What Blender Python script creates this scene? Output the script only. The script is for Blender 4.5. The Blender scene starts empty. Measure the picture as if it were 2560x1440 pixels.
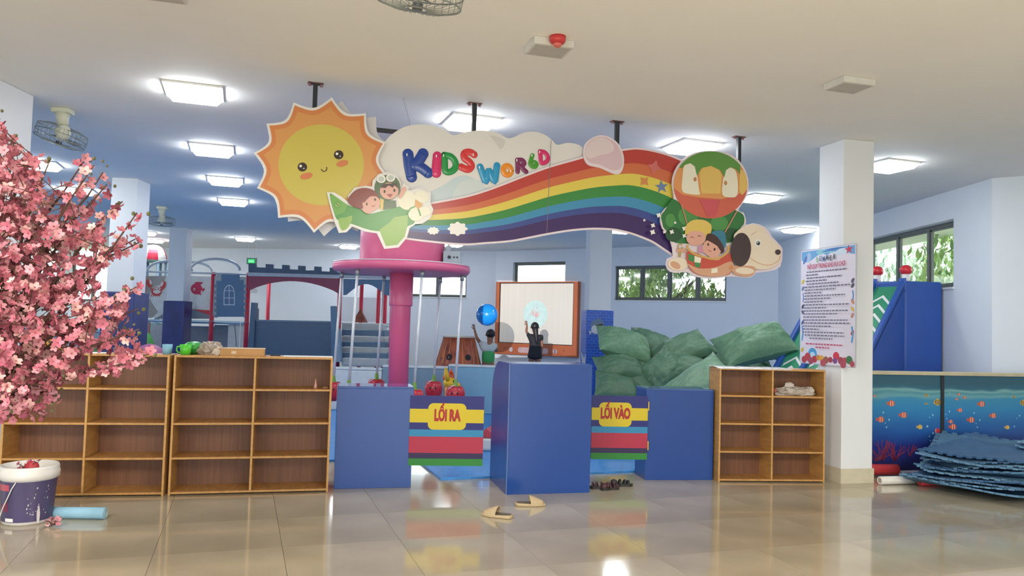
import bpy, bmesh, math, random
from mathutils import Vector, Matrix, noise
random.seed(7)
PI = math.pi
SC = bpy.context.scene
COL = SC.collection
# ------------------------------------------------------------------ camera
FPX, PITCH, ROLL, EYE = 1950.0, math.radians(2.64), 0.028, 1.55
cF = Vector((0, math.cos(PITCH), math.sin(PITCH)))
u0 = Vector((0, -math.sin(PITCH), math.cos(PITCH)))
x0 = Vector((1, 0, 0))
cR = math.cos(ROLL)*x0 + math.sin(ROLL)*u0
cU = -math.sin(ROLL)*x0 + math.cos(ROLL)*u0
CP = Vector((0, 0, EYE))
cam = bpy.data.cameras.new('camera')
cam.sensor_width = 36; cam.lens = 36*FPX/2560; cam.clip_end = 200; cam.clip_start = .05
co = bpy.data.objects.new('camera', cam); COL.objects.link(co)
m = Matrix((cR, cU, -cF)).transposed().to_4x4(); m.translation = CP
co.matrix_world = m
SC.camera = co
# ------------------------------------------------------------------ world, light, exposure
SC.view_settings.view_transform = 'Standard'; SC.view_settings.look = 'None'
SC.view_settings.gamma = 1; SC.view_settings.use_curve_mapping = False
SC.view_settings.exposure = 0.93
wd = bpy.data.worlds.new('daylight'); SC.world = wd; wd.use_nodes = True
bg = wd.node_tree.nodes['Background']
bg.inputs[0].default_value = (.86, .95, 1.0, 1); bg.inputs[1].default_value = 2.8
LAMP_E = 17.0

def area(name, loc, size, power, color, rot=(0, 0, 0), sy=None):
    l = bpy.data.lights.new(name, 'AREA'); l.energy = power; l.color = color; l.size = size
    if sy: l.shape = 'RECTANGLE'; l.size_y = sy
    o = bpy.data.objects.new(name, l); COL.objects.link(o); o.location = loc; o.rotation_euler = rot
    return o
# added warm fill lights either side of the camera, unseen, no real fixtures
area('warm_fill_light', (-3, 0.2, 3.5), 1.6, 215, (1, .94, .84))
area('warm_fill_light', (3, 0.2, 3.5), 1.6, 215, (1, .94, .84))

# ------------------------------------------------------------------ helpers
def lin(c):
    return c/12.92 if c <= .04045 else ((c+.055)/1.055)**2.4
def rgb(h):
    h = h.lstrip('#'); return tuple(lin(int(h[i:i+2], 16)/255) for i in (0, 2, 4)) + (1,)
MC = {}
def M(name, col, rough=.5, metal=0, var=.06, scale=8, bump=0, coat=0, bscale=None, stretch=None, col2=None, emit=0):
    if name in MC: return MC[name]
    mt = bpy.data.materials.new(name); MC[name] = mt; mt.use_nodes = True
    nt = mt.node_tree; b = nt.nodes['Principled BSDF']
    c = rgb(col) if isinstance(col, str) else col
    b.inputs['Roughness'].default_value = rough; b.inputs['Metallic'].default_value = metal
    b.inputs['Coat Weight'].default_value = coat
    tc = nt.nodes.new('ShaderNodeTexCoord'); src = tc.outputs['Object']
    if stretch:
        mp = nt.nodes.new('ShaderNodeMapping'); mp.inputs['Scale'].default_value = stretch
        nt.links.new(src, mp.inputs[0]); src = mp.outputs[0]
    n = nt.nodes.new('ShaderNodeTexNoise'); n.inputs['Scale'].default_value = scale; n.inputs['Detail'].default_value = 4
    nt.links.new(src, n.inputs['Vector'])
    r = nt.nodes.new('ShaderNodeValToRGB')
    if col2: ca, cb = c, rgb(col2)
    else:
        ca = tuple(max(0, v*(1-var)) for v in c[:3])+(1,); cb = tuple(min(1, v*(1+var)) for v in c[:3])+(1,)
    r.color_ramp.elements[0].color = ca; r.color_ramp.elements[1].color = cb
    r.color_ramp.elements[0].position = .32; r.color_ramp.elements[1].position = .68
    nt.links.new(n.outputs[0], r.inputs[0]); nt.links.new(r.outputs[0], b.inputs['Base Color'])
    if emit:
        nt.links.new(r.outputs[0], b.inputs['Emission Color']); b.inputs['Emission Strength'].default_value = emit
    if bump:
        bn = nt.nodes.new('ShaderNodeBump'); bn.inputs['Strength'].default_value = bump; bn.inputs['Distance'].default_value = .02
        n2 = nt.nodes.new('ShaderNodeTexNoise'); n2.inputs['Scale'].default_value = bscale or scale*4
        nt.links.new(src, n2.inputs['Vector']); nt.links.new(n2.outputs[0], bn.inputs['Height'])
        nt.links.new(bn.outputs[0], b.inputs['Normal'])
    return mt
def emitmat(name, col, s):
    if name in MC: return MC[name]
    mt = bpy.data.materials.new(name); MC[name] = mt; mt.use_nodes = True
    nt = mt.node_tree; nt.nodes.clear()
    o = nt.nodes.new('ShaderNodeOutputMaterial'); e = nt.nodes.new('ShaderNodeEmission')
    e.inputs[0].default_value = rgb(col); e.inputs[1].default_value = s
    nt.links.new(e.outputs[0], o.inputs[0]); return mt
def glassmat():
    mt = bpy.data.materials.new('window_glass'); mt.use_nodes = True
    nt = mt.node_tree; nt.nodes.clear()
    o = nt.nodes.new('ShaderNodeOutputMaterial'); t = nt.nodes.new('ShaderNodeBsdfTransparent')
    g = nt.nodes.new('ShaderNodeBsdfGlossy'); g.inputs['Roughness'].default_value = .05
    mx = nt.nodes.new('ShaderNodeMixShader')
    t.inputs[0].default_value = (.93, .96, .95, 1)
    mx.inputs[0].default_value = .06; nt.links.new(t.outputs[0], mx.inputs[1]); nt.links.new(g.outputs[0], mx.inputs[2])
    nt.links.new(mx.outputs[0], o.inputs[0]); return mt

class MB:
    def __init__(s): s.v = []; s.f = []; s.m = []; s.mi = 0
    def add(s, vs, fs):
        b = len(s.v); s.v += [tuple(v) for v in vs]
        for f in fs: s.f.append([b+i for i in f]); s.m.append(s.mi)
        return s
    def box(s, x0, x1, y0, y1, z0, z1, xf=None):
        vs = [(x, y, z) for z in (z0, z1) for y in (y0, y1) for x in (x0, x1)]
        if xf: vs = [xf @ Vector(v) for v in vs]
        return s.add(vs, [(0, 2, 3, 1), (4, 5, 7, 6), (0, 1, 5, 4), (2, 6, 7, 3), (0, 4, 6, 2), (1, 3, 7, 5)])
    def tube(s, pts, rad, n=8, cap=True):
        pts = [Vector(p) for p in pts]; rings = []
        if not isinstance(rad, (list, tuple)): rad = [rad]*len(pts)
        prev = None
        for i, p in enumerate(pts):
            d = (pts[min(i+1, len(pts)-1)]-pts[max(i-1, 0)]).normalized()
            if prev is None:
                a = Vector((0, 0, 1)) if abs(d.z) < .9 else Vector((1, 0, 0))
                prev = d.cross(a).normalized()
            prev = (prev-d*prev.dot(d)).normalized(); q = d.cross(prev)
            rings.append([p+(prev*math.cos(2*PI*k/n)+q*math.sin(2*PI*k/n))*rad[i] for k in range(n)])
        vs = [v for r in rings for v in r]; fs = []
        for i in range(len(rings)-1):
            for k in range(n):
                fs.append((i*n+k, i*n+(k+1) % n, (i+1)*n+(k+1) % n, (i+1)*n+k))
        if cap: fs += [tuple(range(n))[::-1], tuple((len(rings)-1)*n+k for k in range(n))]
        return s.add(vs, fs)
    def ell(s, c, r, nu=16, nv=10, xf=None):
        if not isinstance(r, (list, tuple)): r = (r, r, r)
        vs = [(0, 0, -1)]; fs = []
        for j in range(1, nv):
            t = PI*j/nv-PI/2
            for i in range(nu): vs.append((math.cos(t)*math.cos(2*PI*i/nu), math.cos(t)*math.sin(2*PI*i/nu), math.sin(t)))
        vs.append((0, 0, 1)); T = len(vs)-1
        for i in range(nu):
            k = (i+1) % nu
            fs.append((0, 1+k, 1+i)); fs.append((T, T-nu+i, T-nu+k))
            for j in range(nv-2): fs.append((1+j*nu+i, 1+j*nu+k, 1+(j+1)*nu+k, 1+(j+1)*nu+i))
        vs = [Vector((v[0]*r[0], v[1]*r[1], v[2]*r[2])) for v in vs]
        if xf: vs = [xf @ v for v in vs]
        return s.add([v+Vector(c) for v in vs], fs)
    def lathe(s, prof, c=(0, 0, 0), n=24, capb=True, capt=True):
        vs = []; fs = []
        for r, z in prof:
            for k in range(n): vs.append((c[0]+r*math.cos(2*PI*k/n), c[1]+r*math.sin(2*PI*k/n), c[2]+z))
        for i in range(len(prof)-1):
            for k in range(n): fs.append((i*n+k, i*n+(k+1) % n, (i+1)*n+(k+1) % n, (i+1)*n+k))
        if capb: fs.append(tuple(range(n))[::-1])
        if capt: fs.append(tuple((len(prof)-1)*n+k for k in range(n)))
        return s.add(vs, fs)
    def flat(s, pts, y):               # polygon in the xz plane facing -y
        n = len(pts); a = sum(pts[i][0]*pts[(i+1) % n][1]-pts[(i+1) % n][0]*pts[i][1] for i in range(n))
        if a < 0: pts = pts[::-1]
        return s.add([(p[0], y, p[1]) for p in pts], [tuple(range(n))])
    def plate(s, pts, y0, y1):         # prism between y0 (front) and y1 (back)
        n = len(pts); a = sum(pts[i][0]*pts[(i+1) % n][1]-pts[(i+1) % n][0]*pts[i][1] for i in range(n))
        if a < 0: pts = pts[::-1]
        vs = [(p[0], y0, p[1]) for p in pts]+[(p[0], y1, p[1]) for p in pts]
        fs = [tuple(range(n)), tuple(range(2*n-1, n-1, -1))]+[(i, n+i, n+(i+1) % n, (i+1) % n) for i in range(n)]
        return s.add(vs, fs)
    def build(s, name, mat, parent=None, smooth=False, bevel=0, loc=None, rz=0, auto=False):
        me = bpy.data.meshes.new(name); me.from_pydata(s.v, [], s.f)
        mats = mat if isinstance(mat, (list, tuple)) else [mat]
        for q in mats: me.materials.append(q)
        if len(mats) > 1: me.polygons.foreach_set('material_index', s.m)
        if smooth: me.polygons.foreach_set('use_smooth', [len(f) < 9 for f in s.f])
        me.update()
        o = bpy.data.objects.new(name, me); COL.objects.link(o)
        if parent: o.parent = parent
        if loc: o.location = loc
        o.rotation_euler.z = rz
        if bevel:
            bv = o.modifiers.new('bevel', 'BEVEL'); bv.width = bevel; bv.segments = 2; bv.limit_method = 'ANGLE'
        return o
def tag(o, label, cat, group=None):
    o['label'] = label; o['category'] = cat
    if group: o['group'] = group
    return o
def thing(name, label, cat, loc=(0, 0, 0), rz=0, group=None):
    o = bpy.data.objects.new(name, None); COL.objects.link(o); o.empty_display_size = .1
    o.location = loc; o.rotation_euler = (0, 0, rz); return tag(o, label, cat, group)
def struct(o): o['kind'] = 'structure'; return o
def dup(root, loc, rz, label=None, group=None):
    r = root.copy(); COL.objects.link(r); r.location = loc; r.rotation_euler = (0, 0, rz)
    if label: r['label'] = label
    if group: r['group'] = group
    for ch in list(root.children):
        c = ch.copy(); COL.objects.link(c); c.parent = r
        for g in list(ch.children):
            d = g.copy(); COL.objects.link(d); d.parent = c
    return r
def ray(px, py): return cR*((px-1280)/FPX)+cU*((720-py)/FPX)+cF
def G(px, py, z=0):
    d = ray(px, py); return CP+d*((z-EYE)/d.z)
def D(px, py, Y):
    d = ray(px, py); return CP+d*(Y/d.y)
class Fr:                              # an upright frame in the room: x along, y away, z up
    def __init__(s, o, yaw): s.o = Vector(o); s.yaw = yaw; s.u = Vector((math.cos(yaw), math.sin(yaw), 0)); s.n = Vector((-math.sin(yaw), math.cos(yaw), 0))
    def h(s, px, py, y=0):
        d = ray(px, py); t = ((s.o-CP).dot(s.n)+y)/d.dot(s.n); p = CP+d*t-s.o
        return (p.dot(s.u), p.z)
    def P(s, pts, y=0): return [s.h(a, b, y) for a, b in pts]
    def loc(s, v): return Vector((v[0]-s.o.x, v[1]-s.o.y, 0)).dot(s.u)
def cr(pts, n=6, closed=True):
    out = []; N = len(pts); R = range(N) if closed else range(N-1)
    g = (lambda i: pts[i % N]) if closed else (lambda i: pts[max(0, min(N-1, i))])
    for i in R:
        p0, p1, p2, p3 = g(i-1), g(i), g(i+1), g(i+2)
        for k in range(n):
            t = k/n
            out.append(tuple(.5*(2*p1[c]+(p2[c]-p0[c])*t+(2*p0[c]-5*p1[c]+4*p2[c]-p3[c])*t*t+(3*p1[c]-p0[c]-3*p2[c]+p3[c])*t**3) for c in (0, 1)))
    if not closed: out.append(tuple(pts[-1]))
    return out
def oval(cx, cy, rx, ry, rot=0, n=24):
    c, s_ = math.cos(math.radians(rot)), math.sin(math.radians(rot))
    return [(cx+rx*math.cos(t)*c-ry*math.sin(t)*s_, cy+rx*math.cos(t)*s_+ry*math.sin(t)*c) for t in [2*PI*k/n for k in range(n)]]
def stroke(pts, w):
    L = []; Rr = []
    for i, p in enumerate(pts):
        a = pts[max(i-1, 0)]; b = pts[min(i+1, len(pts)-1)]; dx, dy = b[0]-a[0], b[1]-a[1]; l = math.hypot(dx, dy) or 1
        L.append((p[0]-dy/l*w/2, p[1]+dx/l*w/2)); Rr.append((p[0]+dy/l*w/2, p[1]-dx/l*w/2))
    return L+Rr[::-1]
def outset(pts, d):
    n = len(pts); a = sum(pts[i][0]*pts[(i+1) % n][1]-pts[(i+1) % n][0]*pts[i][1] for i in range(n)); sg = 1 if a > 0 else -1
    out = []
    for i in range(n):
        p, q, r = pts[i-1], pts[i], pts[(i+1) % n]
        def nn(a, b):
            dx, dy = b[0]-a[0], b[1]-a[1]; l = math.hypot(dx, dy) or 1; return (dy/l*sg, -dx/l*sg)
        n1, n2 = nn(p, q), nn(q, r); mx, my = n1[0]+n2[0], n1[1]+n2[1]; l2 = mx*mx+my*my
        k = min(2/(l2 or 1), 2.0)
        out.append((q[0]+mx*d*k, q[1]+my*d*k))
    return out
def rrect(x0, y0, x1, y1, r, n=5):
    pts = []
    for cx, cy, a in ((x1-r, y1-r, 0), (x0+r, y1-r, 90), (x0+r, y0+r, 180), (x1-r, y0+r, 270)):
        for k in range(n+1):
            t = math.radians(a+90*k/n); pts.append((cx+r*math.cos(t), cy+r*math.sin(t)))
    return pts
def text(name, s, mat, parent, x, z, y, size, fat=0, depth=.002, sx=1, rot=0, align='CENTER'):
    c = bpy.data.curves.new(name, 'FONT'); c.body = s; c.size = size; c.offset = fat; c.extrude = depth
    c.align_x = align; c.align_y = 'CENTER'; c.resolution_u = 4
    t = bpy.data.objects.new(name, c); COL.objects.link(t)
    bpy.context.view_layer.update()
    me = bpy.data.meshes.new_from_object(t.evaluated_get(bpy.context.evaluated_depsgraph_get()))
    COL.objects.unlink(t); bpy.data.objects.remove(t)
    me.materials.clear(); me.materials.append(mat); me.name = name
    cz, sz = math.cos(rot), math.sin(rot)
    for v in me.vertices:
        a, b, d = v.co.x*sx, v.co.y, v.co.z
        v.co = (a*cz-b*sz, -d, a*sz+b*cz)
    o = bpy.data.objects.new(name, me); COL.objects.link(o); o.parent = parent; o.location = (x, y, z)
    return o

# ------------------------------------------------------------------ materials
WALL = M('wall_paint', '#dfe5ec', .75, var=.01, scale=3)
CEILM = M('ceiling_paint', '#f0eeea', .8, var=.01, scale=2)
COLM = M('column_paint', '#e3e5e8', .7, var=.012, scale=3)
TILEM = M('polished_beige_tile', '#bfb39c', .10, var=.0, scale=1.1, col2='#a89c86', coat=.2)
GROUT = M('tile_grout', '#9c8f78', .8)
SKIRT = M('skirting_tile', '#cfc6ad', .3)
MATB = M('blue_foam_floor', '#4596e0', .3, scale=14, bump=.35, bscale=60, var=.12)
WOOD = M('pine_edge', '#c39354', .45, scale=3, var=.14, stretch=(2, 2, 9))
WOODH = M('pine_shelf', '#bd8c50', .45, scale=3, var=.14, stretch=(8, 2, 2))
BACKM = M('dark_veneer', '#7d5236', .5, scale=5, col2='#6c442b', stretch=(12, 1, .4))
BLUE = M('blue_laminate', '#1e4690', .22, var=.02, scale=2, coat=0)
BLACK = M('black_metal', '#33373b', .5, .3)
DARKF = M('window_frame_metal', '#6a6f6a', .5, .1)
WHITE = M('white_plastic', '#e9e9e6', .4, var=.01)
GLASS = glassmat()
LAMPM = emitmat('lamp_diffuser', '#f6fbff', LAMP_E)

# ================================================================== SETTING
YG = math.radians(19)
HC = 3.6
# floor slab, tiles, foam
fl = struct(MB().box(-16, 9, -5, 26, -.12, -.012).build('floor', GROUT))
tm = None; ug = Vector((math.cos(YG), math.sin(YG), 0)); vg = Vector((-math.sin(YG), math.cos(YG), 0)); TS = .8
org = G(102, 1327)
def front_y(x):   # line where the beige floor ends and the blue foam begins
    return 7.92+.19*x if x < 3 else 8.9+.17*(x-3)
cnt = 0
for i in range(-10, 14):
    for j in range(-6, 7):
        c = org+ug*((i+.5)*TS)+vg*((j+.5)*TS)
        if -6.5 < c.x < 7.6 and 1.2 < c.y < front_y(c.x)+.75:
            if tm is None:
                t = MB().box(-TS/2+.0012, TS/2-.0012, -TS/2+.0012, TS/2-.0012, -.012, 0).build('floor_tile', TILEM, fl); tm = t
            else: t = tm.copy(); COL.objects.link(t)
            t.location = (c.x, c.y, 0); t.rotation_euler.z = YG; cnt += 1
MB().box(-16, 9, -5, 1.4, -.012, -.001).build('floor_tile_field', TILEM, fl)
# blue foam floor of the play area
for i in range(-12, 8):
    for j in range(0, 12):
        a = Vector((-.65, 7.72, 0))+ug*(i*1.2)+vg*(j*1.2)
        c = a+ug*.6+vg*.6
        if c.x < -1.0 and c.y < 8.27+.25*(c.x+1.6): continue
        if -13 < c.x < 5.6 and c.y < 21 and not (c.x > 2.2 and c.y < 9.3) and (c.x < 6):
            o = MB().box(.003, 1.197, .003, 1.197, .001, .022).build('foam_tile', MATB, fl, loc=a, rz=YG)
ce = struct(MB().box(-16, 9, -5, 26, HC, HC+.15).build('ceiling', CEILM))

def wall(name, A, B, openings=(), th=.25, h=HC, mat=WALL):
    """upright wall from A to B (seen from its left), openings (s0,s1,z0,z1) along it"""
    A = Vector(A+(0,)); B = Vector(B+(0,)); L = (B-A).length; yaw = math.atan2(B.y-A.y, B.x-A.x)
    xs = sorted({0, L}|{o[0] for o in openings}|{o[1] for o in openings}); zs = sorted({0, h}|{o[2] for o in openings}|{o[3] for o in openings})
    mb = MB()
    for i in range(len(xs)-1):
        run = []
        for k in range(len(zs)-1):
            xm, zm = (xs[i]+xs[i+1])/2, (zs[k]+zs[k+1])/2
            if any(o[0] < xm < o[1] and o[2] < zm < o[3] for o in openings): continue
            if run and run[-1][1] == zs[k]: run[-1][1] = zs[k+1]
            else: run.append([zs[k], zs[k+1]])
        for a, b in run: mb.box(xs[i], xs[i+1], 0, th, a, b)
    return struct(mb.build(name, mat, loc=A, rz=yaw))
WN = [0]
def window(A, B, s0, s1, z0, z1, ns, dep=.12, th=.05):
    WN[0] += 1
    A = Vector(A+(0,)); B = Vector(B+(0,)); yaw = math.atan2(B.y-A.y, B.x-A.x)
    r = bpy.data.objects.new('window_%d' % WN[0], None); COL.objects.link(r); struct(r)
    r.location = A+(B-A).normalized()*s0; r.rotation_euler.z = yaw
    w, y = s1-s0, dep
    f = MB().box(0, w, y, y+.07, z0, z0+th).box(0, w, y, y+.07, z1-th, z1).box(0, th, y, y+.07, z0, z1).box(w-th, w, y, y+.07, z0, z1)
    f.build('window_frame', DARKF, r)
    for k in range(1, ns):
        MB().box(w*k/ns-.03, w*k/ns+.03, y-.01, y+.06, z0+th, z1-th).build('mullion', DARKF, r)
    for k in range(ns):
        a, b = w*k/ns+.03, w*(k+1)/ns-.03
        s = MB().box(a, b, y+.01, y+.05, z0+th, z0+th+.03).box(a, b, y+.01, y+.05, z1-th-.03, z1-th).box(a, a+.03, y+.01, y+.05, z0+th, z1-th).box(b-.03, b, y+.01, y+.05, z0+th, z1-th)
        sh = s.build('sash', DARKF, r)
        MB().box(a+.02, b-.02, y+.025, y+.031, z0+th+.02, z1-th-.02).build('pane', GLASS, sh)
    MB().box(-.02, w+.02, -.02, y, z0-.03, z0).build('window_sill', WHITE, r)
    return r
K0, K1, K2 = (-15.8, 24.9), (-.48, 22.07), (6.15, 18.0)
fbl = Fr(K0+(0,), math.atan2(K1[1]-K0[1], K1[0]-K0[0])); fbr = Fr(K1+(0,), math.atan2(K2[1]-K1[1], K2[0]-K1[0]))
def ops(fr, a, b):       # opening from two pixel corners (left-top, right-bottom)
    p, q = fr.h(*a), fr.h(*b); return (p[0], q[0], round(min(p[1], q[1]), 3), round(max(p[1], q[1]), 3))
o1 = ops(fbl, (1020, 684), (1165, 744)); o0 = ops(fbl, (180, 600), (275, 755)); o00 = ops(fbl, (60, 600), (140, 700))
wall('wall_back_left', K0, K1, [o1, o0, o00])
window(K0, K1, *o00, 1); window(K0, K1, *o0, 2); window(K0, K1, *o1, 2)
o2 = ops(fbr, (1283, 656), (1412, 712)); o3 = ops(fbr, (1538, 654), (1815, 752)); o3 = (o3[0], o3[1], 2.24, 3.12)
wall('wall_back_right', K1, K2, [o2, o3])
window(K0 if 0 else K1, K2, *o2, 1); window(K1, K2, *o3, 4, dep=.08)
R0, R1 = (6.15, 18.0), (6.15, 9.98)
fR = Fr(R0+(0,), -PI/2)
p, q = fR.h(2384, 546), fR.h(2384, 717)
oR = (p[0]-3.8, p[0], q[1], p[1])
wall('wall_right', R0, R1, [oR]); window(R0, R1, *oR, 4, dep=.16)
wall('wall_right_return', (6.15, 9.98), (7.6, 8.9)); wall('wall_right_front', (7.6, 8.9), (7.6, -4.8))
wall('wall_left', (-15.8, -4.8), (-15.8, 24.9), [(20, 28, 1.2, 3.0), (6, 12, 1.0, 3.0)])
# hall behind the photographer: a wall with big openings to the daylight
wall('wall_front', (7.6, -4.8), (-15.8, -4.8), [(1, 6, .3, 3.1), (7, 12, .3, 3.1), (13, 18, .3, 3.1)])
# columns
def column(name, x, y, w, d, yaw, pad=0, skirt=False, padmat=None):
    o = struct(MB().box(0, w, 0, d, 0, HC).build(name, COLM, loc=(x, y, 0), rz=yaw, bevel=.008))
    if skirt: MB().box(-.012, w+.012, -.012, d+.012, 0, .15).build('skirting', SKIRT, o)
    if pad: 
        MB().box(-.05, w+.05, -.05, d+.05, .02, pad).build('pad_wrap', padmat, o, bevel=.02)
    return o
NAVY = M('navy_pad_vinyl', '#2b3872', .35, scale=3, var=.25)
def brickpad():
    mt = M('blue_brick_print', '#2f5fc4', .35); nt = mt.node_tree; b = nt.nodes['Principled BSDF']
    tc = nt.nodes.new('ShaderNodeTexCoord'); mp = nt.nodes.new('ShaderNodeMapping'); mp.inputs['Rotation'].default_value = (PI/2, 0, 0)
    br = nt.nodes.new('ShaderNodeTexBrick'); br.inputs['Color1'].default_value = rgb('#2b55b4'); br.inputs['Color2'].default_value = rgb('#2f62c6')
    br.inputs['Mortar'].default_value = rgb('#5f8fe0'); br.inputs['Scale'].default_value = 4.5; br.inputs['Mortar Size'].default_value = .012
    nt.links.new(tc.outputs['Object'], mp.inputs[0]); nt.links.new(mp.outputs[0], br.inputs[0]); nt.links.new(br.outputs[0], b.inputs['Base Color'])
    return mt
column('column_left_front', -5.12, 6.87, .5, .5, 0, skirt=True)
a = D(277, 500, 11.75); column('column_left_middle', a.x, a.y, .38, .5, math.radians(4), pad=1.87, padmat=NAVY)
a = D(423, 600, 18.3); column('column_left_back', a.x, a.y, .39, .42, math.radians(2), pad=1.87, padmat=NAVY)
a = D(1476, 600, 15); cc = column('column_centre', a.x, a.y, .43, .43, math.radians(6), pad=1.86, padmat=brickpad())
a = Vector((3.455, 8.14, 0)); cr_ = column('column_right', a.x, a.y, .37, .42, math.radians(13), skirt=True)
# ================================================================== HANGING SIGN
def paint(nm, c, r=.22):
    v = rgb(c); g = .3*v[0]+.6*v[1]+.1*v[2]; return M('print_'+nm, tuple((q*.86+g*.14)*.93 for q in v[:3])+(1,), r, var=.0)
PWHITE = paint('white', '#eae6e4'); PPINKW = paint('pinkish_white', '#efdde6')
fS = Fr((-1.75, 6.62, 0), math.radians(19.6))
sign = thing('hanging_sign', 'long cut-out sign with sun, rainbow, balloon and KIDS WORLD lettering hanging from the ceiling', 'sign', fS.o, fS.yaw)
def Sp(pts, y=0): return fS.P(pts, y)
def c5(pts): return [(620+a/3.273, 200+b/3.273) for a, b in pts]
def c6(pts): return [(1040+a/3.6, 240+b/3.6) for a, b in pts]
def c7(pts): return [(1440+a/3.6, 320+b/3.6) for a, b in pts]
LW = {}
def board(name, px, y, mat, th=.012, parent=None, extra=()):
    mb = MB().plate(Sp(px, y), y, y+th)
    for e in extra: mb.plate(Sp(e, y), y, y+th)
    return mb.build(name, mat, parent or sign)
def prints(name, items, y, parent):
    """flat printed patches; items = (material, pixel polygon), each a hair in front of the last"""
    mb = MB(); mats = []
    for i, (mt, px) in enumerate(items):
        if mt not in mats: mats.append(mt)
        mb.mi = mats.index(mt); yy = y-.0006*(i+1); mb.flat(Sp(px, yy), yy)
    return mb.build(name, mats, parent)
# -- white cloud panel
cloud_top = [(948, 470), (944, 420), (950, 375), (975, 340), (1010, 318), (1045, 311), (1085, 315), (1115, 327), (1134, 338), (1165, 330), (1205, 326), (1243, 332), (1268, 345), (1284, 343), (1308, 332), (1335, 329), (1360, 336), (1380, 350), (1393, 362), (1420, 357), (1448, 363), (1468, 380), (1500, 400)]
cloud = cr(cloud_top, 4, False)+[(1480, 450), (1300, 560), (1100, 600), (960, 560)]
cl = board('cloud_panel', cloud, .04, PWHITE, .03)
SKYP = paint('pale_sky', '#c9dbe4')
prints('printed_sky', [(SKYP, cr([(1060, 500), (1075, 480), (1110, 462), (1135, 445), (1165, 438), (1190, 450), (1215, 470), (1270, 455), (1330, 430), (1300, 480), (1150, 520), (1070, 520)], 4)),
                       (paint('pale_sky_two', '#d5e0e4'), cr([(1135, 500), (1140, 470), (1165, 450), (1200, 452), (1215, 478), (1190, 500)], 5)),
                       (paint('cloud_shade', '#dcd6d5'), cr([(1226, 338), (1262, 350), (1252, 374), (1236, 352)], 4))], .04, cl)
# -- rainbow
T = [(1000, 522), (1057, 514), (1151, 497), (1207, 482), (1262, 462), (1318, 440), (1373, 420), (1429, 404), (1490, 388), (1559, 377), (1596, 374), (1634, 380), (1676, 392), (1720, 412), (1775, 450), (1820, 500), (1850, 560)]
B = [(985, 588), (1040, 597), (1151, 608), (1215, 605), (1276, 600), (1330, 590), (1371, 582), (1429, 573), (1484, 569), (1532, 571), (1555, 575), (1579, 581), (1607, 591), (1634, 603), (1660, 620), (1692, 642), (1718, 662)]
T = cr(T, 4, False); B = cr(B, 4, False)
rb = board('rainbow_panel', outset(T+B[::-1], 5), .012, PPINKW, .02)
bands = [(0, .17, '#c9382f'), (.17, .30, '#dd6b35'), (.30, .445, '#e8cf2c'), (.445, .59, '#2f8f3c'), (.59, .71, '#2f93c4'), (.71, .80, '#3a4f9c'), (.80, 1, '#43286c')]
its = []
for a, b, c in bands:
    f = lambda k: [(t[0]+(q[0]-t[0])*k, t[1]+(q[1]-t[1])*k) for t, q in zip(T, B)]
    its.append((paint('rainbow'+c, c), f(a)+f(b)[::-1]))
WH = paint('bright_white', '#f4f1ee')
def puff(cx, cy, rx, ry, k=9): return [(cx+rx*(1+.12*math.cos(k*t))*math.cos(t), cy+ry*(1+.12*math.cos(k*t))*math.sin(t)) for t in [2*PI*i/48 for i in range(48)]]
its += [(WH, puff(1083, 577, 14, 9)), (WH, puff(1144, 572, 23, 16, 8))]
def star5(cx, cy, r, ri, n=5, rot=0): return [(cx+(r if i % 2 == 0 else ri)*math.cos(rot+PI*i/n), cy+(r if i % 2 == 0 else ri)*math.sin(rot+PI*i/n)) for i in range(2*n)]
its += [(paint('pink_mark', '#dd6a66'), cr(star5(1636, 418, 19, 9, 4, .3), 2)), (paint('orange_mark', '#dd8a3c'), cr(star5(1611, 453, 14, 7, 4, .8), 2)), (paint('blue_mark', '#6a86b8'), cr(star5(1654, 467, 18, 7, 5, -.4), 2))]
prints('printed_rainbow', its, .012, rb)
pk = board('pink_puff', cr([(1459, 390), (1462, 362), (1482, 344), (1505, 338), (1530, 346), (1550, 365), (1560, 395), (1556, 425), (1540, 436), (1500, 420), (1470, 412)], 5), .0, PPINKW, .012)
prints('printed_puff', [(paint('puff_pink', '#e3c0cd'), cr([(1463, 390), (1466, 364), (1484, 348), (1505, 342), (1528, 350), (1546, 367), (1556, 395), (1552, 420), (1530, 425), (1500, 412), (1475, 406)], 5)),
                        (paint('puff_pale', '#ecd6da'), cr([(1464, 388), (1467, 365), (1485, 349), (1506, 344), (1524, 352), (1535, 366), (1530, 380), (1500, 388), (1475, 396)], 5))], 0, pk)
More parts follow.
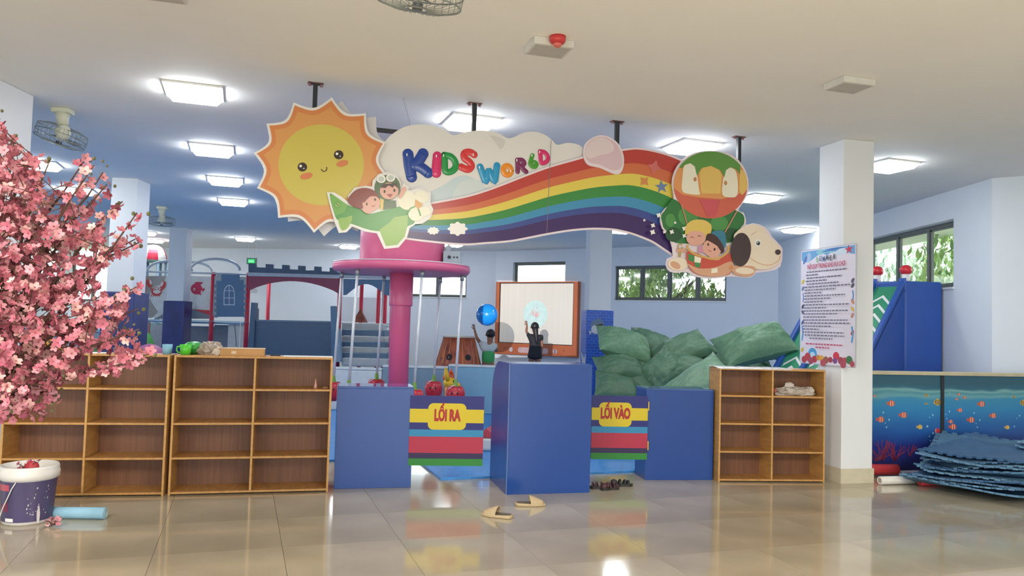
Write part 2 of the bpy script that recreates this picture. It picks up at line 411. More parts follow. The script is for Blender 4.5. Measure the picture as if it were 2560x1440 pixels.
# -- lettering
LCOL = [('K', 1044, 412, 78, '#24479c', 12), ('I', 1091, 412, 62, '#d32f6c', -3), ('D', 1125, 409, 58, '#1f9148', 5), ('S', 1168, 403, 60, '#d63b3f', -6),
        ('W', 1223, 434, 58, '#2b96c9', 8), ('O', 1268, 426, 44, '#ea8f2a', 0), ('R', 1303, 415, 44, '#7c2a5c', 4), ('L', 1334, 404, 40, '#4a9a32', -8), ('D', 1360, 393, 42, '#d5306e', 8)]
GLY = {'K': ([[(-.26, .36), (-.28, 0), (-.26, -.36)], [(.24, .33), (.02, .08), (-.16, -.02)], [(-.12, 0), (.1, -.1), (.30, -.28)]], .17),
       'I': ([[(0, .36), (.01, 0), (.02, -.32)]], .18), 'S': ([[(.26, .34), (.05, .40), (-.17, .30), (-.14, .10), (.08, .0), (.22, -.16), (.08, -.34), (-.22, -.30)]], .15),
       'D': ([[(-.24, .36), (-.24, 0), (-.22, -.34), (.04, -.34), (.24, -.16), (.24, .08), (.06, .30), (-.24, .36)]], .14),
       'W': ([[(-.40, .30), (-.30, -.05), (-.20, -.34), (-.05, .02), (0, .12), (.08, -.05), (.22, -.34), (.32, 0), (.40, .34)]], .15),
       'O': ([[(.25*math.cos(a), .27*math.sin(a)) for a in [2*PI*k/12 for k in range(13)]]], .16),
       'R': ([[(-.24, .34), (-.23, 0), (-.24, -.34)], [(-.22, .34), (.06, .34), (.20, .18), (.06, .02), (-.18, .0)], [(0, 0), (.12, -.18), (.30, -.32)]], .14),
       'L': ([[(-.16, .38), (-.20, .05), (-.20, -.22), (-.02, -.34), (.20, -.28), (.22, -.10), (.08, -.02)]], .14)}
for ch, px, py, hp, c, ro in LCOL:
    x, z = fS.h(px, py, .036); sz = hp/1950*7.3; st, r_ = GLY[ch]; th = math.radians(ro-1); mb = MB()
    def tr(a, b): a *= sz*.95; b *= sz*.98; return Vector((a*math.cos(th)-b*math.sin(th), 0, a*math.sin(th)+b*math.cos(th)))
    for q in st:
        q = cr(q, 4, False) if len(q) > 2 else q; P_ = [tr(a, b) for a, b in q]; r2 = r_*sz
        mb.tube(P_, [r2*(1+(.12*i/len(P_) if ch == 'I' else 0)) for i in range(len(P_))], 14); mb.ell(P_[0], r2, 14, 10); mb.ell(P_[-1], r2*(1.12 if ch == 'I' else 1), 14, 10)
    mb.v = [(v[0], v[1]*.22, v[2]) for v in mb.v]
    lo_ = mb.build('letter', M('letter'+c, c, .2, var=0), sign, True, loc=(x, .034, z))
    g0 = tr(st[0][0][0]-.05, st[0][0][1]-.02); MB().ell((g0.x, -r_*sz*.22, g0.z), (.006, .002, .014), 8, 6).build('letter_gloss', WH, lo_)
# -- sun (two layers)
def sunpts(cx, cy, R, ri=.84, sc=1):
    base = [19, 49, 81, 114, 143, 170, 200, 231, 264, 293, 321, 350]; pts = []
    for i, a in enumerate(base):
        b = base[(i+1) % 12]+(360 if i == 11 else 0)
        for k in range(9):
            t = k/9; ang = math.radians(a+(b-a)*t); r = R*(1-(1-ri)*(1-abs(2*t-1)**1.9))
            pts.append((cx+r*math.cos(ang)*sc, cy-r*math.sin(ang)*sc))
    return pts
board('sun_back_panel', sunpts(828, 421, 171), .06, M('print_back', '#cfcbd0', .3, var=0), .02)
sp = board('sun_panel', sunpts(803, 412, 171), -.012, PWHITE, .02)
eye = paint('eye_brown', '#3a2a22'); chk = paint('cheek', '#e07c40')
its = [(paint('sun_orange', '#df8238'), sunpts(803, 412, 163)), (paint('sun_light_orange', '#e39a44'), sunpts(803, 412, 146, .86)),
       (paint('sun_yellow', '#d3c038'), oval(803, 412, 107, 101, 0, 48))]
for cx, cy in ((445, 712), (742, 612)):
    its += [(eye, c5(oval(cx, cy, 39, 37))), (WH, c5(oval(cx-14, cy-8, 11, 11))), (WH, c5(oval(cx+12, cy+12, 5, 5)))]
its += [(chk, c5(oval(478, 785, 52, 25, -12))), (chk, c5(oval(772, 682, 50, 25, -14))), (eye, c5(stroke([(600, 728), (606, 742), (622, 749), (638, 742), (646, 726), (643, 712)], 7)))]
prints('printed_sun_face', its, -.012, sp)
# -- aeroplane with two children
outl = [(665, 935), (700, 935), (760, 970), (815, 1015), (835, 985), (835, 950), (880, 895), (960, 882), (1030, 890), (1035, 830), (1075, 785), (1140, 768), (1210, 790), (1240, 860), (1245, 905), (1275, 870), (1300, 885), (1290, 925), (1400, 905), (1480, 935), (1475, 1010), (1500, 1060), (1480, 1120), (1420, 1160), (1365, 1165), (1310, 1200), (1285, 1285), (1225, 1355), (1125, 1365), (1090, 1290), (1065, 1240), (960, 1225), (850, 1180), (800, 1230), (755, 1235), (725, 1160), (690, 1040)]
ap = board('aeroplane_panel', c5(outset(outl, 16)), -.035, PWHITE, .015)
G1, G2, G3 = paint('plane_green', '#4a9f3c'), paint('plane_light_green', '#8dbb3c'), paint('plane_mid_green', '#6cb23a')
SK = paint('skin', '#e8a893'); HR = paint('red_hair', '#8c3428'); HB = paint('dark_hair', '#4f3330'); HG = paint('helmet_green', '#4f6b40'); CRM = paint('cream', '#f0ecd2')
its = [(G1, c5(cr([(668, 940), (705, 945), (815, 1022), (900, 1045), (985, 1095), (1080, 1075), (1240, 1035), (1310, 1050), (1365, 1160), (1310, 1195), (1260, 1230), (1150, 1240), (1000, 1228), (850, 1178), (740, 1150), (705, 1090)], 3))),
       (G3, c5([(668, 938), (705, 945), (815, 1022), (790, 1080), (715, 1110), (690, 1030)])),
       (G2, c5(cr([(740, 1140), (800, 1125), (850, 1110), (845, 1160), (810, 1215), (765, 1228)], 3))),
       (G2, c5([(1075, 1225), (1150, 1170), (1200, 1122), (1310, 1105), (1305, 1190), (1282, 1280), (1222, 1348), (1130, 1358), (1100, 1290)])),
       (G1, c5(oval(733, 1022, 29, 27))), (G2, c5(oval(733, 1022, 22, 20))), (eye, c5(stroke([(722, 1010), (744, 1034)], 4))),
       (CRM, c5(oval(1300, 985, 75, 80, -30))), (CRM, c5(oval(1420, 955, 60, 50, 10))), (CRM, c5(oval(1375, 1090, 65, 65, 20))), (CRM, c5(oval(1450, 1075, 45, 40))),
       (G1, c5(stroke([(1300, 1100), (1330, 1050), (1380, 1030), (1400, 1070), (1412, 1112)], 12))), (paint('propeller_orange', '#e5a23a'), c5([(1370, 975), (1432, 1020), (1395, 1058), (1365, 1030)])),
       (HG, c5([(1105, 985), (1210, 985), (1215, 1040), (1110, 1062)])), (paint('strap_yellow', '#e2c545'), c5([(1080, 960), (1112, 975), (1105, 1060), (1082, 1060)])),
       (HG, c5(oval(1142, 880, 106, 104))), (SK, c5(oval(1155, 908, 76, 68))), (HB, c5([(1080, 880), (1110, 850), (1215, 842), (1232, 890), (1200, 862), (1185, 882), (1150, 862), (1125, 885)])),
       (WH, c5(oval(1090, 810, 37, 33))), (paint('goggle', '#c3c9c2'), c5(oval(1090, 810, 25, 22))), (WH, c5(oval(1167, 800, 37, 33))), (paint('goggle', '#c3c9c2'), c5(oval(1167, 800, 25, 22))),
       (eye, c5(oval(1118, 912, 8, 13))), (eye, c5(oval(1198, 903, 8, 13))), (paint('mouth', '#b23c34'), c5([(1135, 935), (1185, 932), (1165, 962)])),
       (SK, c5(cr([(1235, 960), (1250, 905), (1275, 872), (1298, 885), (1285, 915), (1255, 965)], 3))),
       (HR, c5(cr([(815, 985), (850, 930), (900, 892), (980, 885), (1050, 920), (1075, 990), (1030, 1040), (930, 1055), (850, 1030)], 4))),
       (SK, c5(oval(1010, 1010, 74, 62, -15))), (HR, c5([(930, 990), (960, 925), (1060, 930), (1050, 950), (1000, 952), (975, 975), (950, 1005)])), (SK, c5(oval(975, 1065, 42, 26, 20))),
       (eye, c5(oval(972, 1015, 7, 12))), (eye, c5(oval(1040, 978, 7, 11))), (paint('mouth', '#b23c34'), c5(stroke([(1010, 1030), (1025, 1035), (1042, 1022)], 5)))]
prints('printed_aeroplane', its, -.035, ap)
# -- balloon, bush and flying toy dog
bush = paint('bush_green', '#2f7d3e'); bush2 = paint('bush_light', '#4b9a49'); bush3 = paint('bush_dark', '#2c5a38')
out = [(880, 1150), (830, 1175), (818, 1240), (850, 1290), (920, 1300), (1000, 1292), (1080, 1335), (1200, 1352), (1300, 1345), (1400, 1332), (1560, 1345), (1620, 1300), (1740, 1285), (1835, 1245), (1855, 1120), (1845, 1070), (1765, 985), (1700, 895), (1600, 862), (1528, 880), (1525, 830), (1505, 765), (1455, 740), (1530, 620), (1550, 510), (1530, 400), (1460, 290), (1350, 225), (1210, 208), (1070, 225), (960, 290), (890, 390), (868, 510), (885, 640), (800, 730), (762, 800), (780, 900), (850, 1000)]
bp = board('balloon_panel', c7(outset(cr(out, 2), 4)), -.035, PPINKW, .015)
BO, BR, BY, BC, BG = paint('balloon_orange', '#ea9a4e'), paint('balloon_red', '#dc6248'), paint('balloon_yellow', '#ecc052'), paint('balloon_cream', '#f2ead2'), paint('balloon_green', '#5d9c3c')
def arc(cx, cy, rx, ry, a0, a1, n=16): return [(cx+rx*math.cos(math.radians(a0+(a1-a0)*i/n)), cy+ry*math.sin(math.radians(a0+(a1-a0)*i/n))) for i in range(n+1)]
its = [(bush, c7(cr([(880, 640), (830, 690), (800, 740), (765, 790), (775, 850), (790, 900), (850, 960), (870, 1010), (950, 1040), (1400, 1030), (1480, 900), (1512, 860), (1510, 790), (1450, 745), (1300, 700), (1000, 700)], 4))),
       (bush2, c7(oval(1010, 790, 90, 90))), (bush2, c7(oval(1290, 860, 80, 70))), (bush3, c7(oval(880, 960, 75, 65))), (bush2, c7(oval(850, 830, 45, 60))), (bush3, c7(oval(1400, 960, 70, 60))),
       (BO, c7(oval(1210, 512, 332, 302, 0, 48))),
       (BR, c7(arc(1210, 512, 332, 302, 15, 165)+[(880, 540), (960, 600), (1110, 625), (1310, 640), (1450, 600), (1540, 560)])),
       (BY, c7([(1130, 590), (1110, 400), (1150, 350), (1215, 340), (1280, 360), (1310, 420), (1300, 590)])), (BC, c7(cr([(955, 560), (958, 440), (975, 340), (1030, 318), (1075, 350), (1090, 430), (1108, 560), (1110, 600), (1000, 590)], 3))),
       (BC, c7(cr([(1318, 600), (1325, 460), (1345, 380), (1390, 358), (1435, 385), (1455, 470), (1452, 600), (1400, 625)], 3))),
       (BY, c7(cr([(1478, 380), (1520, 400), (1545, 520), (1500, 600), (1470, 560), (1472, 450)], 3))),
       (paint('balloon_rose', '#d9505a'), c7([(1110, 640), (1300, 650), (1260, 800), (1180, 800)])),
       (BG, c7(arc(1210, 512, 332, 302, 212, 325)+[(1475, 415), (1440, 372), (1390, 352), (1350, 380), (1335, 445), (1300, 380), (1215, 340), (1130, 360), (1090, 430), (1070, 345), (1030, 316), (975, 335), (955, 365)])),
       (paint('bell', '#c98a52'), c7(oval(1072, 462, 14, 20))), (paint('bell', '#c98a52'), c7(oval(1347, 495, 14, 20))),
       (paint('rope', '#d98b72'), c7(stroke([(950, 690), (1000, 860)], 10))), (paint('rope', '#d98b72'), c7(stroke([(1450, 745), (1340, 940)], 10)))]
for fx, fy, fr_ in ((615, 830, 14), (693, 877, 24), (690, 937, 28), (745, 785, 26), (795, 937, 16), (862, 935, 25), (893, 852, 14), (975, 905, 25), (975, 970, 22)): its.append((WH, c7(cr(star5(fx, fy, fr_, fr_*.55, 4, .5), 2))))
DC, DD, DR = paint('dog_cream', '#efdcc4'), paint('dog_ear', '#4a3a3c'), paint('dog_red', '#d14a34'); DT = paint('dog_tan', '#dda27c')
its += [(DC, c7(oval(920, 1225, 92, 58))), (DT, c7(oval(895, 1235, 50, 30, 30))), (paint('key', '#b9a04a'), c7(stroke(arc(938, 1068, 20, 24, 0, 330), 11))), (paint('key', '#b9a04a'), c7([(925, 1095), (950, 1095), (945, 1160), (925, 1160)])), (DT, c7([(905, 1090), (990, 1085), (990, 1120), (905, 1115)])),
        (paint('yellow_hair', '#e8c44c'), c7(cr([(985, 960), (990, 880), (1050, 830), (1150, 828), (1215, 870), (1215, 940), (1180, 1000), (1100, 960), (1030, 940)], 4))), (SK, c7(oval(1080, 990, 88, 70))), (paint('yellow_hair', '#e8c44c'), c7([(990, 940), (1010, 900), (1170, 900), (1175, 965), (1120, 930), (1040, 925)])),
        (eye, c7(stroke([(1030, 990), (1045, 978), (1060, 990)], 5))), (eye, c7(stroke([(1095, 978), (1110, 966), (1124, 978)], 5))),
        (paint('pink_shirt', '#d98fae'), c7([(1100, 1070), (1180, 1040), (1190, 1130), (1100, 1120)])),
        (paint('blue_ribbon', '#2f7f9c'), c7(cr([(1215, 960), (1250, 925), (1330, 930), (1350, 1000), (1340, 1080), (1270, 1010)], 3))),
        (HB, c7(cr([(1170, 1000), (1190, 950), (1260, 970), (1320, 1050), (1335, 1110), (1290, 1130), (1200, 1080)], 3))), (SK, c7(oval(1225, 1080, 86, 78, 20))), (HB, c7([(1180, 1010), (1250, 985), (1320, 1070), (1310, 1120), (1270, 1060), (1220, 1030)])),
        (eye, c7(oval(1190, 1048, 8, 12))), (eye, c7(oval(1247, 1092, 8, 12))), (paint('mouth', '#b23c34'), c7(stroke([(1190, 1095), (1205, 1110), (1220, 1108)], 5))),
        (DR, c7(cr([(1000, 1110), (1100, 1130), (1230, 1180), (1340, 1150), (1400, 1130), (1400, 1290), (1330, 1330), (1180, 1335), (1060, 1300), (1005, 1220)], 3))),
        (SK, c7(oval(1250, 1165, 52, 24, 10))),
        (DT, c7(cr([(1005, 1220), (1100, 1262), (1250, 1255), (1390, 1200), (1420, 1260), (1340, 1328), (1180, 1333), (1070, 1300)], 3))),
        (paint('checker_green', '#3f8f4a'), c7([(1010, 1130), (1065, 1150), (1062, 1210), (1012, 1190)])), (BC, c7([(1068, 1150), (1128, 1170), (1120, 1215), (1065, 1208)])), (paint('checker_green', '#3f8f4a'), c7([(1065, 1208), (1122, 1215), (1115, 1260), (1070, 1245)])),
        (paint('rim_yellow', '#d9a848'), c7(stroke(cr([(1010, 1050), (1005, 1080), (1060, 1130), (1150, 1160), (1250, 1180), (1340, 1140), (1375, 1090), (1365, 1060)], 3, False), 18))),
        (BC, c7([(1220, 1268), (1272, 1258), (1275, 1300), (1218, 1308)])),
        (DC, c7(cr([(1420, 1000), (1450, 930), (1520, 885), (1600, 870), (1690, 905), (1745, 985), (1830, 1065), (1845, 1130), (1825, 1215), (1740, 1265), (1640, 1272), (1570, 1240), (1480, 1230)], 4))),
        (DT, c7(cr([(1390, 1250), (1450, 1240), (1600, 1245), (1610, 1300), (1560, 1335), (1440, 1320)], 4))), (DC, c7(oval(1520, 1285, 85, 30, 3))),
        (paint('dog_button', '#e08a4a'), c7(oval(1398, 1257, 18, 18))), (DT, c7(stroke(cr([(1570, 1170), (1640, 1215), (1740, 1235), (1820, 1195), (1840, 1150)], 4, False), 6))),
        (DD, c7(oval(1484, 1095, 92, 152, 4, 32))), (WH, c7(oval(1638, 1035, 29, 31))), (paint('eye_grey', '#8a9798'), c7(oval(1640, 1037, 20, 21))), (eye, c7(oval(1642, 1040, 12, 13))), (WH, c7(oval(1636, 1030, 5, 5))), (DD, c7(oval(1818, 1117, 25, 24))), (DT, c7(stroke([(1575, 965), (1622, 932)], 4)))]
prints('printed_balloon_and_toy_dog', its, -.035, bp)
# -- hangers and stiffening bars
for px, py, yb in ((790, 205, 265), (1187, 258, 335), (1546, 302, 365), (1853, 340, 430)):
    p = G(px, py, HC); lx = fS.loc(p); ly = .10
    zb = fS.h(px, yb+40, ly)[1]
    h = MB().box(lx-.019, lx+.019, ly-.019, ly+.019, zb, HC-.008).build('hanger_post', BLACK, sign)
    pb = MB().box(lx-.065, lx+.065, ly-.035, ly+.035, HC-.008, HC); pb.build('ceiling_bracket', M('rusty_bracket', '#6a4a48', .6), h)
    for bx in (-.05, .05): MB().lathe([(.014, 0), (.014, .02)], (lx+bx, ly, HC-.026), 6).build('bracket_bolt', M('bolt_pink_primer', '#a07478', .5), h)
za = fS.h(960, 326, .09)[1]
x_a, x_b = fS.h(850, 326, .09)[0], fS.h(1840, 470, .09)[0]
MB().box(x_a, x_b, .085, .115, za-.02, za+.02).build('back_bar', BLACK, sign) if 0 else MB().box(x_a, fS.h(1150, 340, .09)[0], .085, .115, za-.018, za+.018).build('back_bar', BLACK, sign)
x1_, z1_ = fS.h(1378, 350, .008); x2_, z2_ = fS.h(1367, 582, .008)
MB().plate([(x1_-.002, z1_), (x1_+.002, z1_), (x2_+.002, z2_), (x2_-.002, z2_)], .0062, .011).build('panel_seam', M('seam_shadow', '#8a8088', .6), sign)

# ================================================================== CEILING FITTINGS
lamps = [((485, 237), 'nearest ceiling panel lamp, large and bright at upper left above the left bookcase'),
         ((530, 378), 'ceiling panel lamp, next behind the nearest one, upper left of the sun sign'),
         ((563, 455), 'ceiling panel lamp left of the sun sign, third in the row going back'),
         ((583, 507), 'ceiling panel lamp left of the sun sign, fourth in the row going back'),
         ((98, 415), 'ceiling panel lamp at far left just above the pink blossom'),
         ((193, 479), 'ceiling panel lamp seen through the top twigs of the blossom tree'),
         ((92, 571), 'small far ceiling lamp seen between the pink blossoms at far left'),
         ((363, 584), 'small ceiling lamp beside the padded column above the red and white tent'),
         ((385, 603), 'small ceiling lamp directly over the red and white tent top'),
         ((613, 599), 'ceiling lamp above the castle battlements near the green exit sign'),
         ((872, 618), 'ceiling lamp just left of the pink drum of the ride'),
         ((1178, 312), 'ceiling lamp glowing behind the white cloud of the hanging sign'),
         ((1730, 372), 'ceiling lamp glowing behind the rainbow end next to the balloon picture'),
         ((1897, 498), 'ceiling lamp between the balloon picture and the right white column'),
         ((2222, 418), 'ceiling lamp just to the right of the right white column'),
         ((1995, 577), 'ceiling lamp left of the right white column above the dog picture nose'),
         ((1553, 578), 'ceiling lamp peeping under the rainbow beside the centre column'),
         ((1133, 613), 'faint far ceiling lamp above the grey box on the pink ride')]
lamp0 = None
for (px, py), lab in lamps:
    p = G(px, py, HC-.04)
    if lamp0 is None:
        t = thing('ceiling_lamp', lab, 'lamp', (p.x, p.y, HC), YG, 'square ceiling panel lamps'); lamp0 = t; s = .25
        MB().box(-s, s, -s, s, -.018, 0).build('lamp_base', WHITE, t)
        mb = MB(); a, b = s-.015, s-.06
        mb.add([(-a, -a, -.018), (a, -a, -.018), (a, a, -.018), (-a, a, -.018), (-b, -b, -.075), (b, -b, -.075), (b, b, -.075), (-b, b, -.075)], [(4, 7, 6, 5), (0, 4, 5, 1), (1, 5, 6, 2), (2, 6, 7, 3), (3, 7, 4, 0)])
        mb.build('diffuser', LAMPM, t)
    else: dup(lamp0, (p.x, p.y, HC), YG, lab)
IVORY = M('ivory_plastic', '#d9d8c0', .4)
def fan(px, py, zc, lab, yaw, tilt, sc=1):
    p = G(px, py, HC); t = thing('orbit_fan', lab, 'fan', (p.x, p.y, HC), yaw, 'ceiling orbit fans')
    MB().box(-.09, .09, -.07, .07, -.05, 0).build('mount_plate', IVORY, t, bevel=.01)
    MB().tube([(0, 0, -.04), (0, 0, -.10), (.01, 0, -.17)], [.075, .06, .05], 12).build('neck', IVORY, t, True)
    xf = Matrix.Translation((.01, 0, -.24)) @ Matrix.Rotation(tilt, 4, 'Y') @ Matrix.Rotation(.18, 4, 'X')
    mo = MB().ell((0, 0, 0), (.075, .075, .085), 16, 10, xf.to_3x3().to_4x4()); mo.v = [tuple(Vector(v)+xf.translation) for v in mo.v]
    mo.build('motor_housing', IVORY, t, True)
    R = .24; cg = MB()
    for rr, zz in ((R, -.04), (R*.97, -.10), (R*.97, .02), (.06, -.13)):
        cg.tube([xf @ Vector((rr*math.cos(a), rr*math.sin(a), zz)) for a in [2*PI*k/28 for k in range(29)]], .005, 5, False)
    for k in range(30):
        a = 2*PI*k/30; c, s_ = math.cos(a), math.sin(a)
        cg.tube([xf @ Vector((c*r, s_*r, z)) for r, z in ((.06, -.13), (.16, -.125), (R*.97, -.10), (R, -.04), (R*.97, .02), (.15, .05), (.07, .05))], .0022, 3, False)
    cg.build('wire_guard', M('guard_wire', '#8f9696', .4, .4), t)
    for k in range(3):
        a0 = 2*PI*k/3; vs = []
        for i in range(6):
            r = .04+.165*i/5; w = .25+.42*math.sin(PI*min(1, i/5*.75))
            for j in range(2): vs.append(xf @ Vector((r*math.cos(a0+(j-.5)*w), r*math.sin(a0+(j-.5)*w), -.06+(j-.5)*.03)))
        MB().add(vs, [(2*i, 2*i+1, 2*i+3, 2*i+2) for i in range(5)]).build('blade', M('fan_blade_grey', '#6f7a80', .3), t, True)
    MB().tube([xf @ Vector((0, 0, -.10)), xf @ Vector((0, 0, -.135))], [.03, .028], 14).build('hub_cap', M('fan_hub', '#4b4f55', .4), t)
    return t
fan(157, 272, 0, 'pale ceiling orbit fan at upper left above the blossom tree', .1, .38)
fan(405, 517, 0, 'small far ceiling orbit fan between the two left columns', .2, .05)
fan(1052, -150, 0, 'ceiling orbit fan cut off by the top edge, directly overhead', 1.1, -.1)
def cbox(px, py, lab, alarm=False, s=.15):
    p = G(px, py, HC-.06); t = thing('ceiling_box', lab, 'fixture', (p.x, p.y, HC), YG-.05, 'white ceiling boxes')
    MB().box(-s, s, -s*.85, s*.85, -.055, 0).build('housing', M('box_white', '#d6d3ce', .6), t, bevel=.006)
    MB().box(-s+.02, s-.02, -s*.85+.02, s*.85-.02, -.058, -.0545).build('cover_plate', M('box_cover', '#bdb8b2', .7), t)
    return t
b1 = cbox(1372, 130, 'white flat ceiling box with the red alarm beside it'); b2 = cbox(2123, 222, 'white flat ceiling box above the right column'); b3 = cbox(388, -16, 'grey flat ceiling box cut off by the top left edge', s=.17)
p = G(1395, 92, HC-.02); t = thing('fire_alarm', 'small round red fire alarm on the ceiling next to a white box', 'alarm', (p.x, p.y+.05, HC), 0)
MB().lathe([(.045, -.05), (.058, -.035), (.06, 0)], n=20).build('alarm_body', M('alarm_red', '#c93a3f', .25), t, True)
MB().lathe([(.02, -.075), (.032, -.065), (.034, -.045)], n=16).build('alarm_lens', M('alarm_lens', '#d86a66', .15), t, True)

p = G(1008, 243, HC); t = thing('hanging_wire', 'thin loose wire dangling from the ceiling between the sun and the cloud', 'wire', (p.x, p.y, HC))
MB().tube([(0, 0, 0), (.02, 0, -.08), (.06, .02, -.2), (.09, .02, -.34)], .0035, 6).build('wire', M('wire_grey', '#a8adb4', .4), t)
# ================================================================== FRONT ROW
BK = dict(W=1.3, Hh=1.19, Dp=.33)
def bookcase(lab, loc, yaw, W, Hh, Dp, group='wooden cubby bookcases'):
    t = thing('bookcase', lab, 'bookcase', loc, yaw, group); e = .018
    MB().box(0, W, Dp-.008, Dp, .02, Hh).build('back_panel', BACKM, t)
    for x in (0, W-e): MB().box(x, x+e, 0, Dp-.008, 0, Hh).build('side_panel', WOOD, t, bevel=.0015)
    MB().box(e, W-e, 0, Dp-.008, Hh-e, Hh).build('top_board', WOODH, t, bevel=.0015)
    MB().box(e, W-e, .004, Dp-.008, .012, .012+e).build('bottom_board', WOODH, t, bevel=.0015)
    MB().box(W/2-e/2, W/2+e/2, .002, Dp-.008, .012+e, Hh-e).build('divider', WOOD, t, bevel=.0015)
    for k in range(1, 4):
        z = .02+(Hh-.02)*k/4
        for a, b in ((e, W/2-e/2), (W/2+e/2, W-e)):
            MB().box(a+.0005, b-.0005, .004, Dp-.008, z-e/2, z+e/2).build('shelf', WOODH, t, bevel=.0015)
    return t
yb1 = math.atan2(6.74-6.50, 1.28); yb2 = math.atan2(7.07-6.74, 1.3)
b1loc = Vector((-4.19, 6.50, 0)); b2loc = Vector((-2.893, 6.745, 0))
bkA = bookcase('wooden bookcase at far left behind the paint bucket and blossom', b1loc, yb1, 1.285, 1.2, .33)
bkB = bookcase('wooden bookcase left of the blue counter with a cardboard box on top', b2loc, yb2, 1.335, 1.2, .33)
bkC = bookcase('wooden bookcase standing against the right white column', (2.155, 8.03, 0), math.radians(6), 1.14, 1.16, .3)
def cabinet_box(lab, loc, yaw, W, Dp, Hh):
    t = thing('low_counter', lab, 'counter', loc, yaw, 'low blue counters'); e = .018
    MB().box(0, W, 0, e, 0, Hh-.02).build('front_panel', BLUE, t, bevel=.002)
    for x in (0, W-e): MB().box(x, x+e, e, Dp, 0, Hh-.02).build('side_panel', BLUE, t, bevel=.002)
    MB().box(0, W, 0, Dp, Hh-.02, Hh).build('top_board', M('blue_laminate_top', '#2c5298', .08, coat=.5), t, bevel=.002)
    MB().box(e, W-e, Dp-e, Dp, 0, Hh-.02).build('back_panel', BLUE, t)
    return t
ylb = math.radians(13.3); yrb = math.radians(8)
lbL = cabinet_box('low blue counter between the left bookcase and the exit gate', (-1.575, 7.2, 0), ylb, .70, .36, .935)
lbR = cabinet_box('low blue counter between the entrance gate and the right bookcase', (1.41, 8.03, 0), yrb, .72, .36, .93)
# tall reception desk
yd = math.radians(14)
dk = thing('reception_desk', 'tall blue desk with rounded side panels between the two gates', 'desk', (0.0, 7.16, 0), yd)
Wd, Hd, Dd, e = .80, 1.19, .70, .018
MB().box(e, Wd-e, 0, e, 0, Hd-.003).build('front_panel', BLUE, dk)
prof = [(0, 0), (Dd, 0), (Dd, Hd-.30)]+[(Dd-.30+.30*math.cos(a), Hd-.30+.30*math.sin(a)) for a in [PI/2*k/10 for k in range(1, 11)]]+[(0, Hd)]
for x in (0, Wd-e):
    mb = MB(); n = len(prof)
    mb.add([(x, y, z) for y, z in prof]+[(x+e, y, z) for y, z in prof], [tuple(range(n))[::-1], tuple(range(n, 2*n))]+[(i, (i+1) % n, n+(i+1) % n, n+i) for i in range(n)])
    mb.build('side_panel', BLUE, dk, bevel=.0015)
EDG = M('edge_band', '#7f9cc8', .3)
MB().box(-.0035, .0, -.0035, .0, 0, Hd).build('edge_band', EDG, dk)
MB().box(e, Wd-e, e, Dd*.75, .74, .76).build('desk_top', BLUE, dk)
MB().box(e, Wd-e, e, .40, 1.165, 1.187).build('top_board', BLUE, dk)
# gates
GC = dict(navy='#1e2270', yellow='#d2ba1c', cyan='#2a84b2', red='#b02844', purple='#2c1a4c', green='#27802e')
def gate(lab, loc, yaw, W, z0, z1, word, badge, hinge_x):
    t = thing('swing_gate', lab, 'gate', loc, yaw); mats = [M('gate_'+k, v, .5, var=0) for k, v in GC.items()]; ks = list(GC)
    MB().box(0, W, 0, .018, z0, z1).build('gate_panel', mats[0], t)
    H_ = z1-z0; mb = MB()
    for a, b, k in ((0, .19, 'navy'), (.19, .385, 'yellow'), (.385, .485, 'navy'), (.485, .585, 'cyan'), (.585, .82, 'red'), (.82, .9, 'purple'), (.9, 1, 'green')):
        mb.mi = ks.index(k); mb.flat([(0, z1-H_*a), (W, z1-H_*a), (W, z1-H_*b), (0, z1-H_*b)], -.0008)
    mb.build('printed_stripes', mats, t)
    a, b = badge; MB().plate(rrect(W*a, z1-H_*.485, W*b, z1-H_*.105, .05), -.0022, -.0009).build('yellow_badge', mats[1], t)
    text('lettering', word, M('gate_lettering', '#a8201a', .5, var=0), t, W*(a+b)/2, z1-H_*.285, -.0028, .142, fat=.0085, depth=.0006, sx=.56)
    for zz in (z1-.10, z0+.14): MB().tube([(hinge_x, .012, zz-.045), (hinge_x, .012, zz+.045)], .008, 8).build('hinge', M('brass', '#c8a050', .3, .8), t)
    return t
p = D(1028, 1000, 7.42)
exitg = gate('striped exit gate reading LỐI RA beside the low left blue counter', (p.x, 7.35, 0), math.radians(6), .695, .205, .855, 'LỐI RA', (.245, .76), -.012)
p = G(1484, 1160, .2)
entg = gate('striped entrance gate reading LỐI VÀO beside the low right blue counter', (D(1480, 1000, 7.945).x, 7.945, 0), math.radians(6), .582, .21, .85, 'LỐI VÀO', (.13, .71), .594)
# doorstep strip between the tile and foam floors
# ---------- things on the bookcases
fA = Fr(b1loc, yb1); fB = Fr(b2loc, yb2); topz = 1.2
def on(fr, px, y, z): # point on a frame's top at depth y
    x = fr.h(px, 880, y)[0]; return fr.o+fr.u*x+fr.n*y+Vector((0, 0, z))
p = on(fA, 418, .14, topz); t = thing('cup', 'light blue plastic cup on the left bookcase beside the green mug', 'cup', p)
MB().lathe([(.036, 0), (.043, .088), (.040, .088), (.034, .006)], n=20, capt=True).build('cup_body', M('cup_blue', '#7fb4d0', .35), t, True)
p = on(fB, 464, .12, topz); t = thing('mug', 'bright green plastic mug with handle on the bookcase', 'mug', p)
MB().lathe([(.042, 0), (.050, .09), (.046, .09), (.040, .008)], n=20).build('mug_body', M('mug_green', '#55c83c', .3), t, True)
MB().tube([(-.045, 0, .07), (-.075, 0, .068), (-.08, 0, .04), (-.07, 0, .02), (-.042, 0, .018)], .007, 8).build('handle', M('mug_green', '#55c83c', .3), t, True)
p = on(fB, 484, .24, topz); t = thing('basin', 'dark green bowl lying behind the green mug', 'bowl', p)
